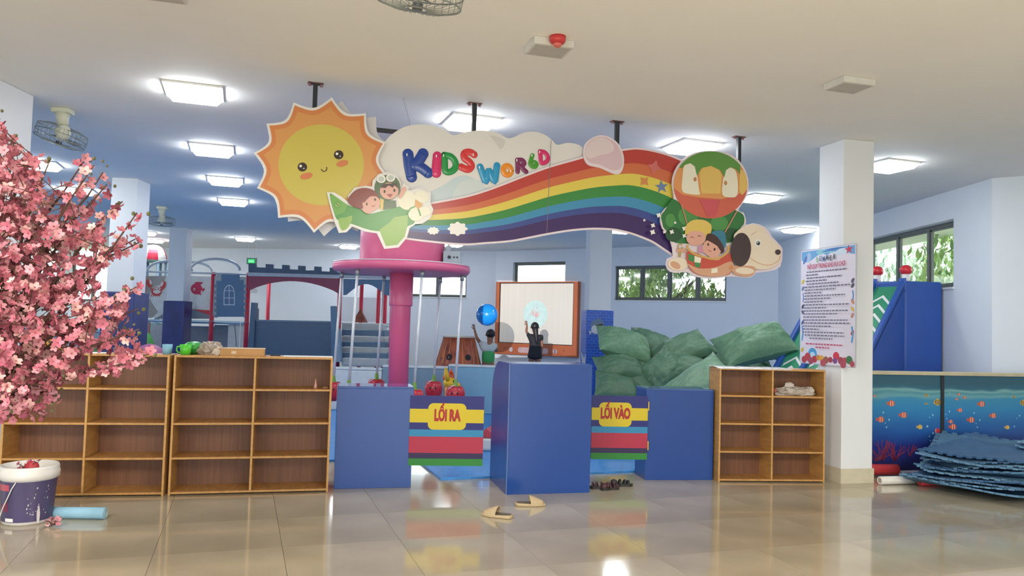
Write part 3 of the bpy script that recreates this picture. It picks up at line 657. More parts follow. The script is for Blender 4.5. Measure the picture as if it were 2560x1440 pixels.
mb = MB().lathe([(.02, .0), (.07, .012), (.095, .05), (.10, .07), (.092, .07), (.06, .03)], n=24); mb.build('bowl_body', M('bowl_green', '#2f8f3c', .35), t, True).rotation_euler = (0, 0, 0)
MB().ell((0, 0, .07), (.085, .085, .045), 18, 10).build('bowl_contents', M('bowl_lid', '#3a9c44', .3), t, True)
def crumple(name, mat, parent, c, r, seed, amp=.35, fq=14, nu=36, nv=22, flatz=True):
    mb = MB().ell((0, 0, 0), 1, nu, nv); out = []
    for v in mb.v:
        v = Vector(v); n_ = noise.noise(v*2.2+Vector((seed, 0, 0)))*amp+noise.noise(v*fq*.35+Vector((seed, 3, 0)))*amp*.5; v = v*(1+n_)
        z = v.z*r[2]
        if flatz: z = max(z, -r[2]*.55)+r[2]*.55
        out.append((c[0]+v.x*r[0], c[1]+v.y*r[1], c[2]+z))
    mb.v = out; return mb.build(name, mat, parent, False)
PLAST = M('clear_plastic_wrap', '#b4a79a', .25, scale=20, col2='#8a7c70')
p = on(fB, 525, .17, topz); t = thing('plastic_bundle', 'crumpled grey-brown plastic bundle beside the cardboard box', 'bundle', p)
crumple('wrap', PLAST, t, (0, 0, 0), (.115, .07, .075), 3); crumple('knot', M('bundle_light', '#d4c8bc', .4), t, (.075, -.035, 0), (.05, .03, .05), 9)
CARD = M('cardboard', '#bf9360', .7, scale=6); p = on(fB, 609, .15, topz)
t = thing('cardboard_box', 'flat tan cardboard box on the bookcase near its middle', 'box', p, yb2)
MB().box(-.19, .18, -.09, .11, 0, .062).build('box_body', CARD, t, bevel=.002)
MB().add([(-.20, -.095, .063), (.185, -.095, .063), (.185, .115, .066), (-.20, .115, .066), (-.23, -.05, .074), (-.225, .1, .07)], [(0, 1, 2, 3), (0, 3, 5, 4)]).build('box_flap', M('cardboard_pale', '#cfae84', .7), t)
MB().flat([(-.095, .018), (-.055, .018), (-.055, .042), (-.095, .042)], -.0925).build('printed_mark', M('card_print', '#dcc6a8', .7), t)
p = on(fB, 770, .16, topz); t = thing('paper_sheet', 'white sheet of paper lying on the right end of the bookcase', 'paper', p, yb2)
MB().box(-.21, .22, -.12, .1, .0, .003).build('sheet', WHITE, t)
p = on(fB, 693, .16, topz); t = thing('utility_knife', 'small grey and black cutter lying on the bookcase edge', 'knife', p, .4)
MB().box(-.06, .03, -.008, .008, 0, .012).build('handle', BLACK, t, bevel=.003); MB().box(.03, .065, -.005, .005, .004, .006).build('blade', M('steel', '#b8bcc0', .25, .9), t)
p = on(fA, 240, .14, topz); t = thing('paper_sheet', 'small white paper on the far left bookcase among the blossoms', 'paper', p, yb1)
MB().box(-.07, .08, -.09, .1, .0, .004).build('sheet', WHITE, t)
zsh = .02+1.18*.75+.009
x_ = fB.h(789, 960, .12)[0]; p = fB.o+fB.u*x_+fB.n*.12+Vector((0, 0, zsh))
t = thing('glue_nozzle', 'small pale pink pointed nozzle standing on the top shelf', 'nozzle', p)
MB().lathe([(.014, 0), (.014, .03), (.010, .035), (.002, .088)], n=12).build('nozzle_tip', M('nozzle_pink', '#d9a79c', .3), t, True)
x_ = fB.h(816, 968, .12)[0]; p = fB.o+fB.u*(x_-.01)+fB.n*.14+Vector((0, 0, zsh))
t = thing('offcut', 'small brown wood offcut on the top shelf corner', 'offcut', p, .3); MB().box(-.022, .022, -.02, .02, 0, .014).build('chip', M('offcut_wood', '#a87860', .6), t, bevel=.002)
# plastic on right bookcase
fC = Fr((2.155, 8.03, 0), math.radians(6)); zc = .02+(1.14)*.75+.009
p = fC.o+fC.u*.86+fC.n*.14+Vector((0, 0, zc)); t = thing('plastic_bag', 'crumpled clear plastic bag in the upper right cubby of the right bookcase', 'bag', p, math.radians(6))
PB = M('plastic_bag_film', '#a89c90', .2, scale=12, col2='#c4bab0')
crumple('bag_body', PB, t, (0, 0, 0), (.215, .10, .06), 21, .3, 16); crumple('bag_knot', M('bag_tip', '#cdc4bc', .3), t, (-.06, -.03, .085), (.05, .02, .03), 5); crumple('bag_corner', M('bag_tip', '#cdc4bc', .3), t, (.17, -.02, .03), (.04, .04, .04), 7)
MB().ell((-.205, .0, .045), (.022, .03, .03), 10, 8).build('red_lump', M('lump_red', '#b0665c', .4), t, True)
t = thing('plastic_sheet', 'wrinkled white plastic film laid over the right bookcase top', 'film', fC.o+Vector((0, 0, 1.161)), math.radians(6))
mb = MB(); nx, ny = 40, 10
for j in range(ny+1):
    for i in range(nx+1):
        x, y = -.03+.80*i/nx, -.012+.30*j/ny; mb.v.append((x, y, .004+.012*abs(noise.noise(Vector((x*14, y*14, 2))))+(0 if j else -.014)))
for j in range(ny):
    for i in range(nx): mb.f.append([j*(nx+1)+i, j*(nx+1)+i+1, (j+1)*(nx+1)+i+1, (j+1)*(nx+1)+i]); mb.m.append(0)
mb.build('film', M('white_film', '#dedbd8', .2), t, True)
# ---------- paint bucket, foam roll, fallen flowers
pb = G(70, 1318); bk = thing('paint_bucket', 'white-rimmed plastic paint bucket with purple label at lower left', 'bucket', (D(70, 1250, pb.y+.17).x, pb.y+.17, 0))
MB().lathe([(.155, 0), (.162, .01), (.183, .33)], n=40, capt=False).lathe([(.178, .33), (.157, .012)], n=40, capb=False, capt=True).build('bucket_body', M('bucket_white', '#cfcbc8', .35), bk, True)
MB().lathe([(.183, .32), (.198, .325), (.2, .37), (.195, .375), (.195, .40), (.19, .415), (.178, .415), (.178, .33)], n=40, capb=False, capt=False).build('bucket_rim', M('bucket_rim_white', '#dcd8d4', .35), bk, True)
LBL = M('label_purple', '#4a4266', .35, scale=3, var=.12)
def band(z0, z1, a0, a1, off=.0015, n=30):
    mb = MB(); r = lambda z: .1545+.0287*z/.33*1+.0*z+off+.002
    r = lambda z: .162+(.183-.162)*(z-.01)/.32+off
    for k in range(n+1):
        a = math.radians(a0+(a1-a0)*k/n)
        for z in (z0, z1): mb.v.append((r(z)*math.cos(a), r(z)*math.sin(a), z))
    for k in range(n): mb.f.append([2*k, 2*k+2, 2*k+3, 2*k+1]); mb.m.append(0)
    return mb
band(.025, .315, -158, 28).build('label', LBL, bk, True)
band(.25, .295, -136, -100, .003, 6).build('label_red_logo', M('label_red', '#b05060', .35), bk, True)
band(.10, .15, -128, -104, .003, 6).build('label_red_mark', M('label_crimson', '#7c2f50', .35), bk, True)
band(.15, .17, -116, -104, .003, 4).build('label_red_mark', M('label_crimson', '#7c2f50', .35), bk, True)
band(.03, .055, -112, -90, .003, 6).build('label_white_mark', WHITE, bk, True)
rnd = random.Random(4); mb = MB()
for k in range(26):
    a = math.radians(rnd.uniform(-62, -12)); z = rnd.uniform(.05, .27); r = .162+.021*(z-.01)/.32+.004; w = rnd.uniform(.02, .07); hh = rnd.uniform(.006, .022)
    mb.add([(r*math.cos(a+q), r*math.sin(a+q), z+s) for q, s in ((0, 0), (w*.6, hh*.4), (w*.3, hh), (-w*.1, hh*.7))], [(0, 1, 2, 3)])
r = .18; a = math.radians(-38)
mb.add([(.172*math.cos(a+q), .172*math.sin(a+q), z) for q, z in ((0, .01), (.1, .01), (.12, .08), (.06, .15), (-.02, .09))], [(0, 1, 2, 3, 4)])
mb.build('torn_label_scraps', M('scrap_white', '#c9c4c4', .5), bk)
pts = [(.19*math.cos(math.radians(a)), .19*math.sin(math.radians(a)), z) for a, z in ((-84, .315), (-92, .27), (-101, .2), (-112, .13), (-122, .06), (-126, .03))]
MB().tube(pts, .004, 6).build('bail_handle', M('handle_white', '#d8d4d0', .4), bk, True)
pr = G(200, 1301); q0 = G(127, 1300); q1 = G(262, 1301)
t = thing('foam_roll', 'light blue foam roll lying on the floor behind the bucket', 'foam roll', (q0.x, q0.y+.05, .043)); dv = q1-q0; L = dv.length
MB().tube([(-.10, -.01, 0), (L-.02, .02, 0)], .043, 20).build('roll_body', M('foam_light_blue', '#8fbcd4', .6), t, True)
rg = MB(); 
for rr in (.012, .02, .028, .036): rg.tube([(L-.019, .02+rr*math.cos(a), rr*math.sin(a)) for a in [2*PI*k/20 for k in range(21)]], .0015, 4, False)
rg.build('roll_end_spiral', M('foam_end', '#b9cdc8', .7), t)
# ---------- blossom tree
PK = [M('petal_'+c, c, .55, var=.12, scale=20) for c in ('#b96c7a', '#c78892', '#aa5a6c', '#d6a6a4')]
PKL = PK+[M('blossom_heart', '#8c3a4a', .6), M('calyx_green', '#5a5a3a', .7)]
def blossom_geo(mb, xf, kind, full=True):
    mb.mi = kind
    for k in range(5):
        a = 2*PI*k/5; c, s_ = math.cos(a), math.sin(a)
        P = [(0, 0, 0), (.5, -.42, .18), (1, -.22, .38), (1, .22, .38), (.5, .42, .18)]
        mb.add([xf @ Vector((x*c-y*s_, x*s_+y*c, z)) for x, y, z in P], [(0, 1, 2, 3, 4)] if not full else [(0, 1, 2), (0, 2, 3), (0, 3, 4)])
    mb.mi = 4
    mb.add([xf @ Vector((.16*math.cos(a), .16*math.sin(a), .14)) for a in [2*PI*k/5 for k in range(5)]], [(0, 1, 2, 3, 4)])
tree = thing('blossom_tree', 'artificial pink cherry blossom tree reaching in from the left edge', 'tree', (-2.95, 3.75, 0))
O = Vector((-2.95, 3.75, 0)); rnd = random.Random(12); loops = []
BARK = M('twig_bark', '#5b4038', .8, bump=.3)
hub = Vector((-2.75, 3.75, 1.1)); bmb = MB()
bmb.tube([Vector((0, 0, 0)), Vector((.02, 0, .5)), Vector((.15, 0, 1.0)), Vector((.2, 0, 1.1))], [.06, .05, .04, .03], 10)
MB().lathe([(.2, 0), (.22, .02), (.24, .3), (.22, .3), (.2, .28)], n=24).build('tree_pot', M('pot_brown', '#7a5a44', .6), tree, True)
tips = [((0, 300), 3.7), ((30, 345), 3.6), ((60, 400), 3.9), ((120, 400), 3.6), ((205, 405), 3.8), ((262, 432), 3.7), ((235, 415), 3.5), ((268, 458), 3.9), ((305, 500), 3.7), ((343, 535), 3.6), ((330, 600), 3.8), ((345, 606), 3.7), ((270, 640), 3.9), ((338, 715), 3.7), ((300, 745), 3.6), ((345, 770), 3.8), ((350, 828), 3.6), ((330, 835), 3.8), ((380, 885), 3.65), ((350, 900), 3.6), ((320, 915), 3.8), ((170, 945), 3.6), ((145, 985), 3.7), ((120, 1025), 3.6), ((100, 1015), 3.7), ((50, 1020), 3.5), ((40, 1042), 3.6), ((20, 960), 3.8), ((10, 560), 3.5), ((80, 640), 3.8), ((190, 560), 3.7), ((60, 800), 3.5), ((-60, 420), 3.6), ((-120, 650), 3.7), ((-90, 900), 3.8), ((-150, 350), 3.9)]
segs = []
for (px, py), dp in tips:
    e_ = D(px, py, dp)-O; s0 = Vector((.2, 0, 1.05+rnd.uniform(-.25, .25))) if py < 800 else Vector((.12, 0, .95))
    mid = (s0+e_)/2+Vector((rnd.uniform(-.05, .05), rnd.uniform(-.08, .08), .10 if py > 700 else -.02)); q = []
    for k in range(9):
        t_ = k/8; p_ = s0*(1-t_)**2+mid*2*t_*(1-t_)+e_*t_*t_; p_ += Vector((rnd.uniform(-1, 1), rnd.uniform(-1, 1), rnd.uniform(-1, 1)))*.012*(k > 0); q.append(p_)
    bmb.tube(q, [.016*(1-k/8.6)+.0018 for k in range(9)], 6); segs.append(q)
nodes = [(p_, 0) for q in segs for p_ in q[2:]]
# the crown's outline as seen in the picture gives where blossoms may sit; each gets its own depth
poly = cr([(-170, 330), (-40, 290), (20, 330), (55, 370), (95, 405), (140, 440), (120, 470), (150, 495), (205, 480), (255, 530), (262, 580), (290, 620), (250, 640), (235, 690), (275, 730), (330, 735), (305, 770), (300, 830), (345, 860), (360, 900), (290, 905), (230, 880), (180, 905), (120, 920), (80, 960), (70, 1000), (45, 1030), (10, 1000), (-60, 1000), (-180, 950)], 3)
def inside(p_, P):
    c = False; j = len(P)-1
    for i in range(len(P)):
        if (P[i][1] > p_[1]) != (P[j][1] > p_[1]) and p_[0] < (P[j][0]-P[i][0])*(p_[1]-P[i][1])/(P[j][1]-P[i][1])+P[i][0]: c = not c
        j = i
    return c
def dens(px, py):
    if px < 60: d = 1
    else: d = max(.30, 1-(px-60)/330)
    if py < 560: d *= .8 if px < 110 else .42
    if 600 < py < 700 and 90 < px < 240: d *= .6
    return d*(.55+.9*max(0, noise.noise(Vector((px/38, py/38, 4)))+.25))
bl = []
while len(bl) < 2500:
    px, py = rnd.uniform(-180, 370), rnd.uniform(290, 1040)
    if inside((px, py), poly) and rnd.random() < dens(px, py):
        dp = 3.75+rnd.uniform(-.5, .5)*(.4+.6*min(1, max(0, (330-px)/300)))
        bl.append((D(px, py, dp)-O, dp, px))
for q in segs:      # blossoms along the twigs out to their tips
    for k in range(30):
        t_ = rnd.uniform(.55, 1.0)*8; i = min(7, int(t_)); p_ = q[i].lerp(q[i+1], t_-i)+Vector((rnd.uniform(-1, 1), rnd.uniform(-1, 1), rnd.uniform(-1, 1)))*.032; bl.append((p_, (p_+O).y, 0))
tw = MB()
for p_, dp, px in bl[:2500]:
    if rnd.random() < .3:
        nb = min(rnd.sample(nodes, 60), key=lambda n_: (n_[0]-p_).length_squared)[0]; dd = p_-nb
        if dd.length < .5:
            s0 = p_-dd.normalized()*min(dd.length, .16)+Vector((0, 0, -.02)); tw.tube([s0, (s0+p_)/2+Vector((0, 0, .006)), p_], [.0028, .002, .0012], 4, False)
bmb.build('trunk_and_boughs', BARK, tree, True); o = tw.build('twigs', BARK, tree); o['kind'] = 'stuff'
bl.sort(key=lambda b: b[1] if b[2] > -40 else 99)
protos = []
for kd in range(4):
    mb = MB(); blossom_geo(mb, Matrix.Identity(4), kd); protos.append(mb)
me0 = None; rest = MB(); pm = {}
for n_, (p_, dp, px) in enumerate(bl):
    s_ = rnd.uniform(.017, .028); kd = rnd.choice([0, 0, 0, 1, 1, 2, 2, 3])
    rot = Matrix.Rotation(rnd.uniform(0, 6.28), 4, 'Z') @ Matrix.Rotation(rnd.uniform(.4, 2.4), 4, 'X')
    rot = Matrix.Rotation(rnd.uniform(-1.4, 1.4), 4, 'Z') @ Matrix.Rotation(rnd.uniform(.5, 2.2), 4, 'X')
    if n_ < 300:
        if kd not in pm: o = protos[kd].build('blossom', PKL, tree); pm[kd] = o
        else: o = pm[kd].copy(); COL.objects.link(o)
        o.matrix_local = Matrix.Translation(p_) @ rot @ Matrix.Scale(s_, 4)
    else: blossom_geo(rest, Matrix.Translation(p_) @ rot @ Matrix.Scale(s_, 4), kd, False)
o = rest.build('blossoms', PKL, tree); o['kind'] = 'stuff'
cx = MB()
for q in segs:
    for k in range(2):
        p_ = q[8]+Vector((rnd.uniform(-.04, .04), rnd.uniform(-.04, .04), rnd.uniform(-.03, .04))); cx.ell(p_, rnd.uniform(.006, .011), 6, 4)
o = cx.build('calyxes', M('calyx_green', '#5a5a3a', .7), tree); o['kind'] = 'stuff'
# flower sprig in the bucket, fallen sprig
def sprig(lab, loc, n, spread, zr, cols):
    t = thing('blossom_sprig', lab, 'flowers', loc); r2 = random.Random(n)
    mb = MB(); st = MB()
    for k in range(n):
        c = Vector((r2.uniform(-1, 1)*spread, r2.uniform(-1, 1)*spread*.6, r2.uniform(*zr)))
        blossom_geo(mb, Matrix.Translation(c) @ Matrix.Rotation(r2.uniform(0, 6), 4, 'Z') @ Matrix.Rotation(r2.uniform(.3, 1.8), 4, 'X') @ Matrix.Scale(r2.uniform(.014, .022), 4), r2.choice(cols)); st.tube([(0, 0, zr[0]), c], .002, 4, False)
    mb.build('flower_cluster', PKL, t); st.build('stem', BARK, t)
sprig('pink and red blossom sprig sticking out of the paint bucket', (pb.x-.10, pb.y+.14, .33), 22, .07, (.02, .12), [0, 2, 2]); 
p = G(122, 1318); sprig('fallen pink blossom sprig on the floor beside the bucket', (p.x+.02, p.y+.02, .004), 20, .05, (.008, .06), [1, 3, 3])
MB().ell((.02, 0, .07), (.05, .04, .045), 12, 8).build('red_bloom', M('bloom_red', '#b03038', .5), COL.objects['blossom_sprig'], False)
# ---------- slippers and shoes
TAN = M('tan_rubber', '#b8a27e', .6, scale=60, var=.05); INS = M('insole_grey', '#6a5f50', .7)
def slipper(lab, loc, yaw):
    t = thing('slipper', lab, 'slipper', loc, yaw, 'tan slippers on the tiles')
    L = .255; N = 22
    def wid(s): return .034+.014*math.sin(PI*min(1, s*.9+.12))+.010*math.exp(-((s-.72)/.2)**2)-.02*max(0, s-.9)*5*.6
    ol = [(-L/2+L*s, -wid(s)*(1-max(0, (.06-s)/.06)**2*.5)) for s in [k/N for k in range(N+1)]]; top = [(a, -b) for a, b in ol[::-1]]; out_ = ol+top; n = len(out_)
    mb = MB(); zf = lambda x: .022+.012*max(0, -x/L)
    mb.add([(a, b, 0.0) for a, b in out_]+[(a*1.02, b*1.06, .012) for a, b in out_]+[(a, b, zf(a)) for a, b in out_], [tuple(range(n))[::-1], tuple(range(2*n, 3*n))]+[(r_*n+i, r_*n+(i+1) % n, (r_+1)*n+(i+1) % n, (r_+1)*n+i) for r_ in (0, 1) for i in range(n)])
    mb.build('sole', TAN, t, False, bevel=.002)
    # arched strap over the forefoot, thick
    mb = MB(); A, Bn = 14, 9
    for sh in (0, 1):
        for i in range(Bn+1):
            s = .50+.44*i/Bn; x = -L/2+L*s; w = wid(s)+.004-.006*sh; hh = (.075-.045*(i/Bn)**1.3)-.006*sh
            for j in range(A+1):
                a = PI*j/A; mb.v.append((x-.012*math.sin(a)*(1-i/Bn), -w*math.cos(a), .012+hh*math.sin(a)**.8))
    k = (Bn+1)*(A+1)
    for i in range(Bn):
        for j in range(A):
            a = i*(A+1)+j; mb.f.append([a, a+1, a+A+2, a+A+1]); mb.f.append([k+a, k+a+A+1, k+a+A+2, k+a+1]); mb.m += [0, 0]
    for j in range(A):
        mb.f.append([j, k+j, k+j+1, j+1]); a = Bn*(A+1)+j; mb.f.append([a, a+1, k+a+1, k+a]); mb.m += [0, 0]
    mb.build('strap', TAN, t, True)
    ins = [(a*.93, b*.88) for a, b in out_]; MB().add([(a, b, zf(a)+.001) for a, b in ins], [tuple(range(n))]).build('insole', INS, t)
    return t
p = G(1243, 1292); slipper('tan rubber slipper nearer the camera, toe pointing left', (p.x, p.y, 0.002), math.radians(180-22))
p = G(1325, 1264); slipper('tan rubber slipper nearer the blue desk, toe pointing right', (p.x, p.y, 0.002), math.radians(8))
SH1, SH2 = M('shoe_black', '#2d2a2c', .5), M('shoe_maroon', '#4a2a30', .5)
def shoe(lab, px, py, yaw, mt, L=.22):
    p = G(px, py); t = thing('sandal', lab, 'sandal', (p.x, p.y, .001), yaw, 'dark sandals by the entrance')
    ol = cr([(-L/2, 0), (-L*.4, -.033), (0, -.03), (L*.3, -.042), (L/2, -.01), (L/2, .015), (L*.3, .042), (0, .032), (-L*.4, .034)], 4); n = len(ol)
    MB().add([(a, b, 0) for a, b in ol]+[(a, b, .022) for a, b in ol], [tuple(range(n))[::-1], tuple(range(n, 2*n))]+[(i, (i+1) % n, n+(i+1) % n, n+i) for i in range(n)]).build('sole', SH1, t)
    for x, h in ((L*.28, .035), (L*.12, .042), (-L*.1, .045)):
        MB().tube([(x+.01*math.sin(a), -.037*math.cos(a), .015+h*math.sin(a)) for a in [PI*k/10 for k in range(11)]], .009, 6).build('strap', mt, t, True)
    MB().ell((-L*.34, 0, .035), (.034, .034, .032), 12, 8).build('heel_cup', mt, t, True)
shoe('dark maroon sandal half hidden behind the blue desk corner', 1500, 1222, 2.9, SH2); shoe('maroon and black sandal in the middle of the pile', 1525, 1224, .5, SH2, .2); shoe('black sandal at the right end of the pile by the gate', 1553, 1215, .15, SH1)
# ---------- poster on the right column
fP = Fr((3.455, 8.14, 0), math.radians(13)-PI/2)   # the column's left face, x running towards the camera
PX = lambda px, py: fP.h(px, py, -.02)
p0, p1 = PX(2000, 760), PX(2139, 760); z1_, z0_ = PX(2142, 613)[1], PX(2131, 922)[1]
zz1, zz0 = (PX(2008, 620)[1]+z1_)/2, (PX(1996, 905)[1]+z0_)/2
po = thing('rules_poster', 'tall framed sea-themed poster of play area rules on the right column', 'poster', fP.o+fP.u*p0[0]+fP.n*-.004, fP.yaw)
PW, PH = p1[0]-p0[0], zz1-zz0
MB().plate([(a, b+zz0) for a, b in rrect(0, 0, PW, PH, .03)], -.012, 0).build('poster_frame', M('poster_edge', '#b9bcc4', .3), po)
PM = lambda c: M('poster'+c, c, .35, var=0)
mb = MB(); mats = []
def pt(mt, pts, k=[0]):
    if mt not in mats: mats.append(mt)
    k[0] += 1; y = -.0125-.00012*k[0]; mb.mi = mats.index(mt); mb.flat([(a*PW, zz0+b*PH) for a, b in pts], y)
pt(PM('#e2dcea'), [(a/PW, b/PH) for a, b in rrect(.008, .008, PW-.008, PH-.008, .026)])
pt(PM('#6fa8d6'), [(.02, .985), (.98, .985), (.98, .91), (.88, .925), (.8, .95), (.7, .945), (.6, .955), (.5, .93), (.4, .955), (.3, .93), (.2, .9), (.1, .89), (.02, .91)])
pt(PM('#8fc6d0'), cr([(.3, .97), (.42, .985), (.55, .97), (.62, .94), (.5, .955), (.38, .94)], 3)); pt(PM('#cfe0ee'), cr([(.62, .93), (.72, .97), (.85, .965), (.84, .93), (.72, .92)], 3)); pt(PM('#4a7fc0'), cr([(.4, .96), (.6, .985), (.8, .98), (.65, .965)], 3))
pt(PM('#a9bfe0'), oval(.16, .93, .04, .045, -30)); pt(PM('#5a7fb8'), oval(.09, .91, .05, .02, 40))
pt(PM('#c8405a'), [(.88+(a-.88), .955+(b-.955)*.5) for a, b in star5(.88, .955, .08, .03, 5, .4)])
for a, b, r_, c in ((.09, .035, .05, '#b0404c'), (.16, .06, .06, '#c23c46'), (.29, .045, .05, '#b83a44'), (.36, .06, .04, '#d08a3c'), (.42, .055, .045, '#d9a33c'), (.5, .045, .05, '#9a5a44'), (.58, .05, .04, '#a83a48'), (.68, .085, .055, '#cc2f48'), (.66, .045, .04, '#7a4a8a'), (.76, .05, .05, '#a03c50'), (.83, .055, .04, '#c04450'), (.9, .06, .055, '#3c7a4a'), (.95, .03, .04, '#b84a5c'), (.22, .03, .05, '#a8485c'), (.45, .02, .05, '#b8505c'), (.8, .02, .05, '#b0485c')):
    if c == '#c23c46': pt(PM('#4aa0d6'), oval(.25, .085, .085, .055)); pt(PM('#b9dcf0'), oval(.25, .075, .05, .03))
    pt(PM(c), oval(a, b, r_, r_*.62, 0, 12))
for s, x in ((0, .055), (1, .95)):
    for b, c in ((.72, '#d9c23c'), (.66, '#6a7fa8'), (.5, '#4a4a6a'), (.45, '#5a5a7a'), (.36, '#4f6f9c'), (.12, '#d9b83c')) if not s else ((.7, '#5a5470'), (.66, '#4a4a60'), (.53, '#d08a6a'), (.47, '#d9b85a'), (.42, '#c08a7a'), (.28, '#c8504a')): pt(PM(c), oval(x, b, .03, .016, 30*(-1)**int(b*100), 10))
    pt(PM('#4a8fd0'), stroke([(x, .62), (x+.012, .58), (x, .54)], .014)); pt(PM('#4a9fe0'), stroke([(x-.01, .33), (x+.01, .27), (x-.01, .2)], .02))
r3 = random.Random(3)
def lines(y, x0, x1, c, h=.0048):       # a row of small print too small to read: word-length strokes
    x = x0
    while x < x1:
        w = min(r3.uniform(.025, .06), x1-x); pt(PM(c), [(x, y-h), (x+w, y-h), (x+w, y+h), (x, y+h)]); x += w+.014
for i, (x0, x1) in enumerate(((.13, .86), (.12, .36), (.13, .78), (.12, .52), (.14, .72), (.1, .92), (.1, .68), (.1, .42), (.1, .84), (.1, .6), (.1, .45), (.1, .92), (.1, .52), (.1, .9), (.1, .72), (.1, .52), (.1, .9), (.08, .94), (.1, .62), (.1, .42), (.1, .85), (.14, .86), (.24, .66))): lines(.8-.0262*i, x0, x1, '#6a6478')
lines(.175, .17, .84, '#c0486a', .006); lines(.148, .36, .62, '#c0486a', .006)
mb.build('poster_print', mats, po)
text('heading_lettering', 'NỘI QUY TRONG KHU VUI CHƠI', PM('#c22f52'), po, PW*.5, zz0+PH*.843, -.028, .07, fat=.0006, depth=.0005, sx=PW*.84/(.07*18.2))
for i, (ch, c) in enumerate(zip('SUMMER', ('#6fae5a', '#3c5a8a', '#4a6a9a', '#5a6a7a', '#3a3a4a', '#2f2f3a'))):
    text('title_letter', ch, PM(c), po, PW*(.34+.062*i), zz0+PH*(.898+.008*((i % 2))), -.028, .075, fat=.002, depth=.0005, sx=.75, rot=.1*(-1)**i)
# ---------- ocean partition at right
pa = Vector((4.0, 8.74, 0)); pbv = Vector((6.95, 9.38, 0))
fO = Fr(pa, math.atan2(pbv.y-pa.y, pbv.x-pa.x)); OL = (pbv-pa).length
pt_ = thing('ocean_partition', 'low partition printed with an underwater scene of orange fish at right', 'partition', pa, fO.yaw)
mt = bpy.data.materials.new('ocean_print'); mt.use_nodes = True; nt = mt.node_tree; b = nt.nodes['Principled BSDF']; b.inputs['Roughness'].default_value = .35
tc = nt.nodes.new('ShaderNodeTexCoord'); sx_ = nt.nodes.new('ShaderNodeSeparateXYZ'); r = nt.nodes.new('ShaderNodeValToRGB'); wv = nt.nodes.new('ShaderNodeTexNoise'); wv.inputs['Scale'].default_value = 1.6
mp = nt.nodes.new('ShaderNodeMapping'); mp.inputs['Scale'].default_value = (1, 1, 3.5)
ma = nt.nodes.new('ShaderNodeMath'); ma.operation = 'MULTIPLY_ADD'; ma.inputs[1].default_value = .16; ms = nt.nodes.new('ShaderNodeMath'); ms.operation = 'SUBTRACT'; ms.inputs[1].default_value = .08
L_ = nt.links.new; L_(tc.outputs['Object'], mp.inputs[0]); L_(mp.outputs[0], wv.inputs['Vector']); L_(tc.outputs['Object'], sx_.inputs[0]); L_(wv.outputs[0], ma.inputs[0]); L_(sx_.outputs['Z'], ma.inputs[2]); L_(ma.outputs[0], ms.inputs[0]); L_(ms.outputs[0], r.inputs[0]); L_(r.outputs[0], b.inputs['Base Color'])
els = r.color_ramp.elements; els[0].position = .05; els[0].color = rgb('#2c2f66'); els[1].position = 1.0; els[1].color = rgb('#2f5f72')
for pos, c in ((.3, '#27348a'), (.5, '#2460a8'), (.72, '#2f86bc'), (.82, '#3c8fb4'), (.86, '#6fa8b0'), (.90, '#4f93a0'), (.93, '#7fb0b0'), (.96, '#2f6a80')): q = els.new(pos); q.color = rgb(c)
zt = 1.10; x1_ = fO.h(2355, 1000)[0]
MB().box(0, x1_-.012, 0, .03, .03, zt).build('printed_panel', mt, pt_); MB().box(x1_+.012, OL, 0, .03, .03, zt).build('printed_panel', mt, pt_)
MB().box(x1_-.02, x1_+.02, -.012, .04, 0, zt).build('post', BLACK, pt_); MB().box(OL-.02, OL+.02, -.012, .04, 0, zt).build('post', BLACK, pt_); MB().box(-.02, .02, -.012, .04, 0, zt).build('post', BLACK, pt_)
MB().box(-.03, OL+.03, -.03, .07, zt, zt+.04).build('top_rail', M('cream_rail', '#c8bc9c', .4), pt_, bevel=.006)
FO, FW, FK = M('fish_orange', '#d8603c', .35), M('fish_white', '#e6e0d8', .35), M('fish_black', '#3a342c', .35); FY = M('fish_yellow', '#d8b45a', .35); FRD = M('fish_red', '#c83a44', .35)
def c2(px, py): return fO.h(2080+px/3.43, 860+py/3.43, -.002)
def fish(px, py, s, kind=0, dirn=1):
    cx_, cz_ = c2(px, py); k = s/3.43/1950*9.0; mb = MB(); B_ = [FO, FY, FY, FRD][kind]
    mb.mi = 0; mb.flat([(cx_+dirn*k*a, cz_+k*b_) for a, b_ in oval(0, 0, .42, .3, 0, 16)], -.0012); mb.flat([(cx_+dirn*k*a, cz_+k*b_) for a, b_ in ((-.36, .03), (-.62, .22), (-.58, 0), (-.62, -.2))], -.0013); mb.flat([(cx_+dirn*k*a, cz_+k*b_) for a, b_ in ((-.2, .24), (0, .38), (.15, .27))], -.0013)
    mb.mi = 1
    for a in ((.16, -.1) if kind == 0 else (.2, .04, -.12, -.26) if kind == 2 else (.25,)): mb.flat([(cx_+dirn*k*(a-.035), cz_+k*.25), (cx_+dirn*k*(a+.035), cz_+k*.25), (cx_+dirn*k*(a+.035), cz_-k*.25), (cx_+dirn*k*(a-.035), cz_-k*.25)], -.0018)
    mb.mi = 2; mb.flat([(cx_+dirn*k*(.31+a*.05), cz_+k*(.05+b_*.05)) for a, b_ in oval(0, 0, 1, 1, 0, 8)], -.0022)
    mb.build('printed_fish', [B_, FW if kind != 2 else FK, FK], pt_)
for a in ((510, 510, 80), (420, 648, 80), (615, 610, 80), (1285, 515, 78), (1385, 615, 72), (1195, 652, 78), (1040, 710, 78), (1020, 665, 50), (1100, 568, 55), (1090, 432, 34), (1072, 473, 32), (1140, 460, 36), (368, 445, 30)): fish(*a)
fish(755, 712, 60, 1); fish(1505, 715, 55, 1); fish(905, 500, 90, 2, -1); fish(808, 440, 40, 2, -1); fish(808, 512, 30, 2, -1); fish(1640, 505, 80, 2, -1); fish(1560, 455, 34, 2, -1); fish(905, 745, 70, 3, -1)
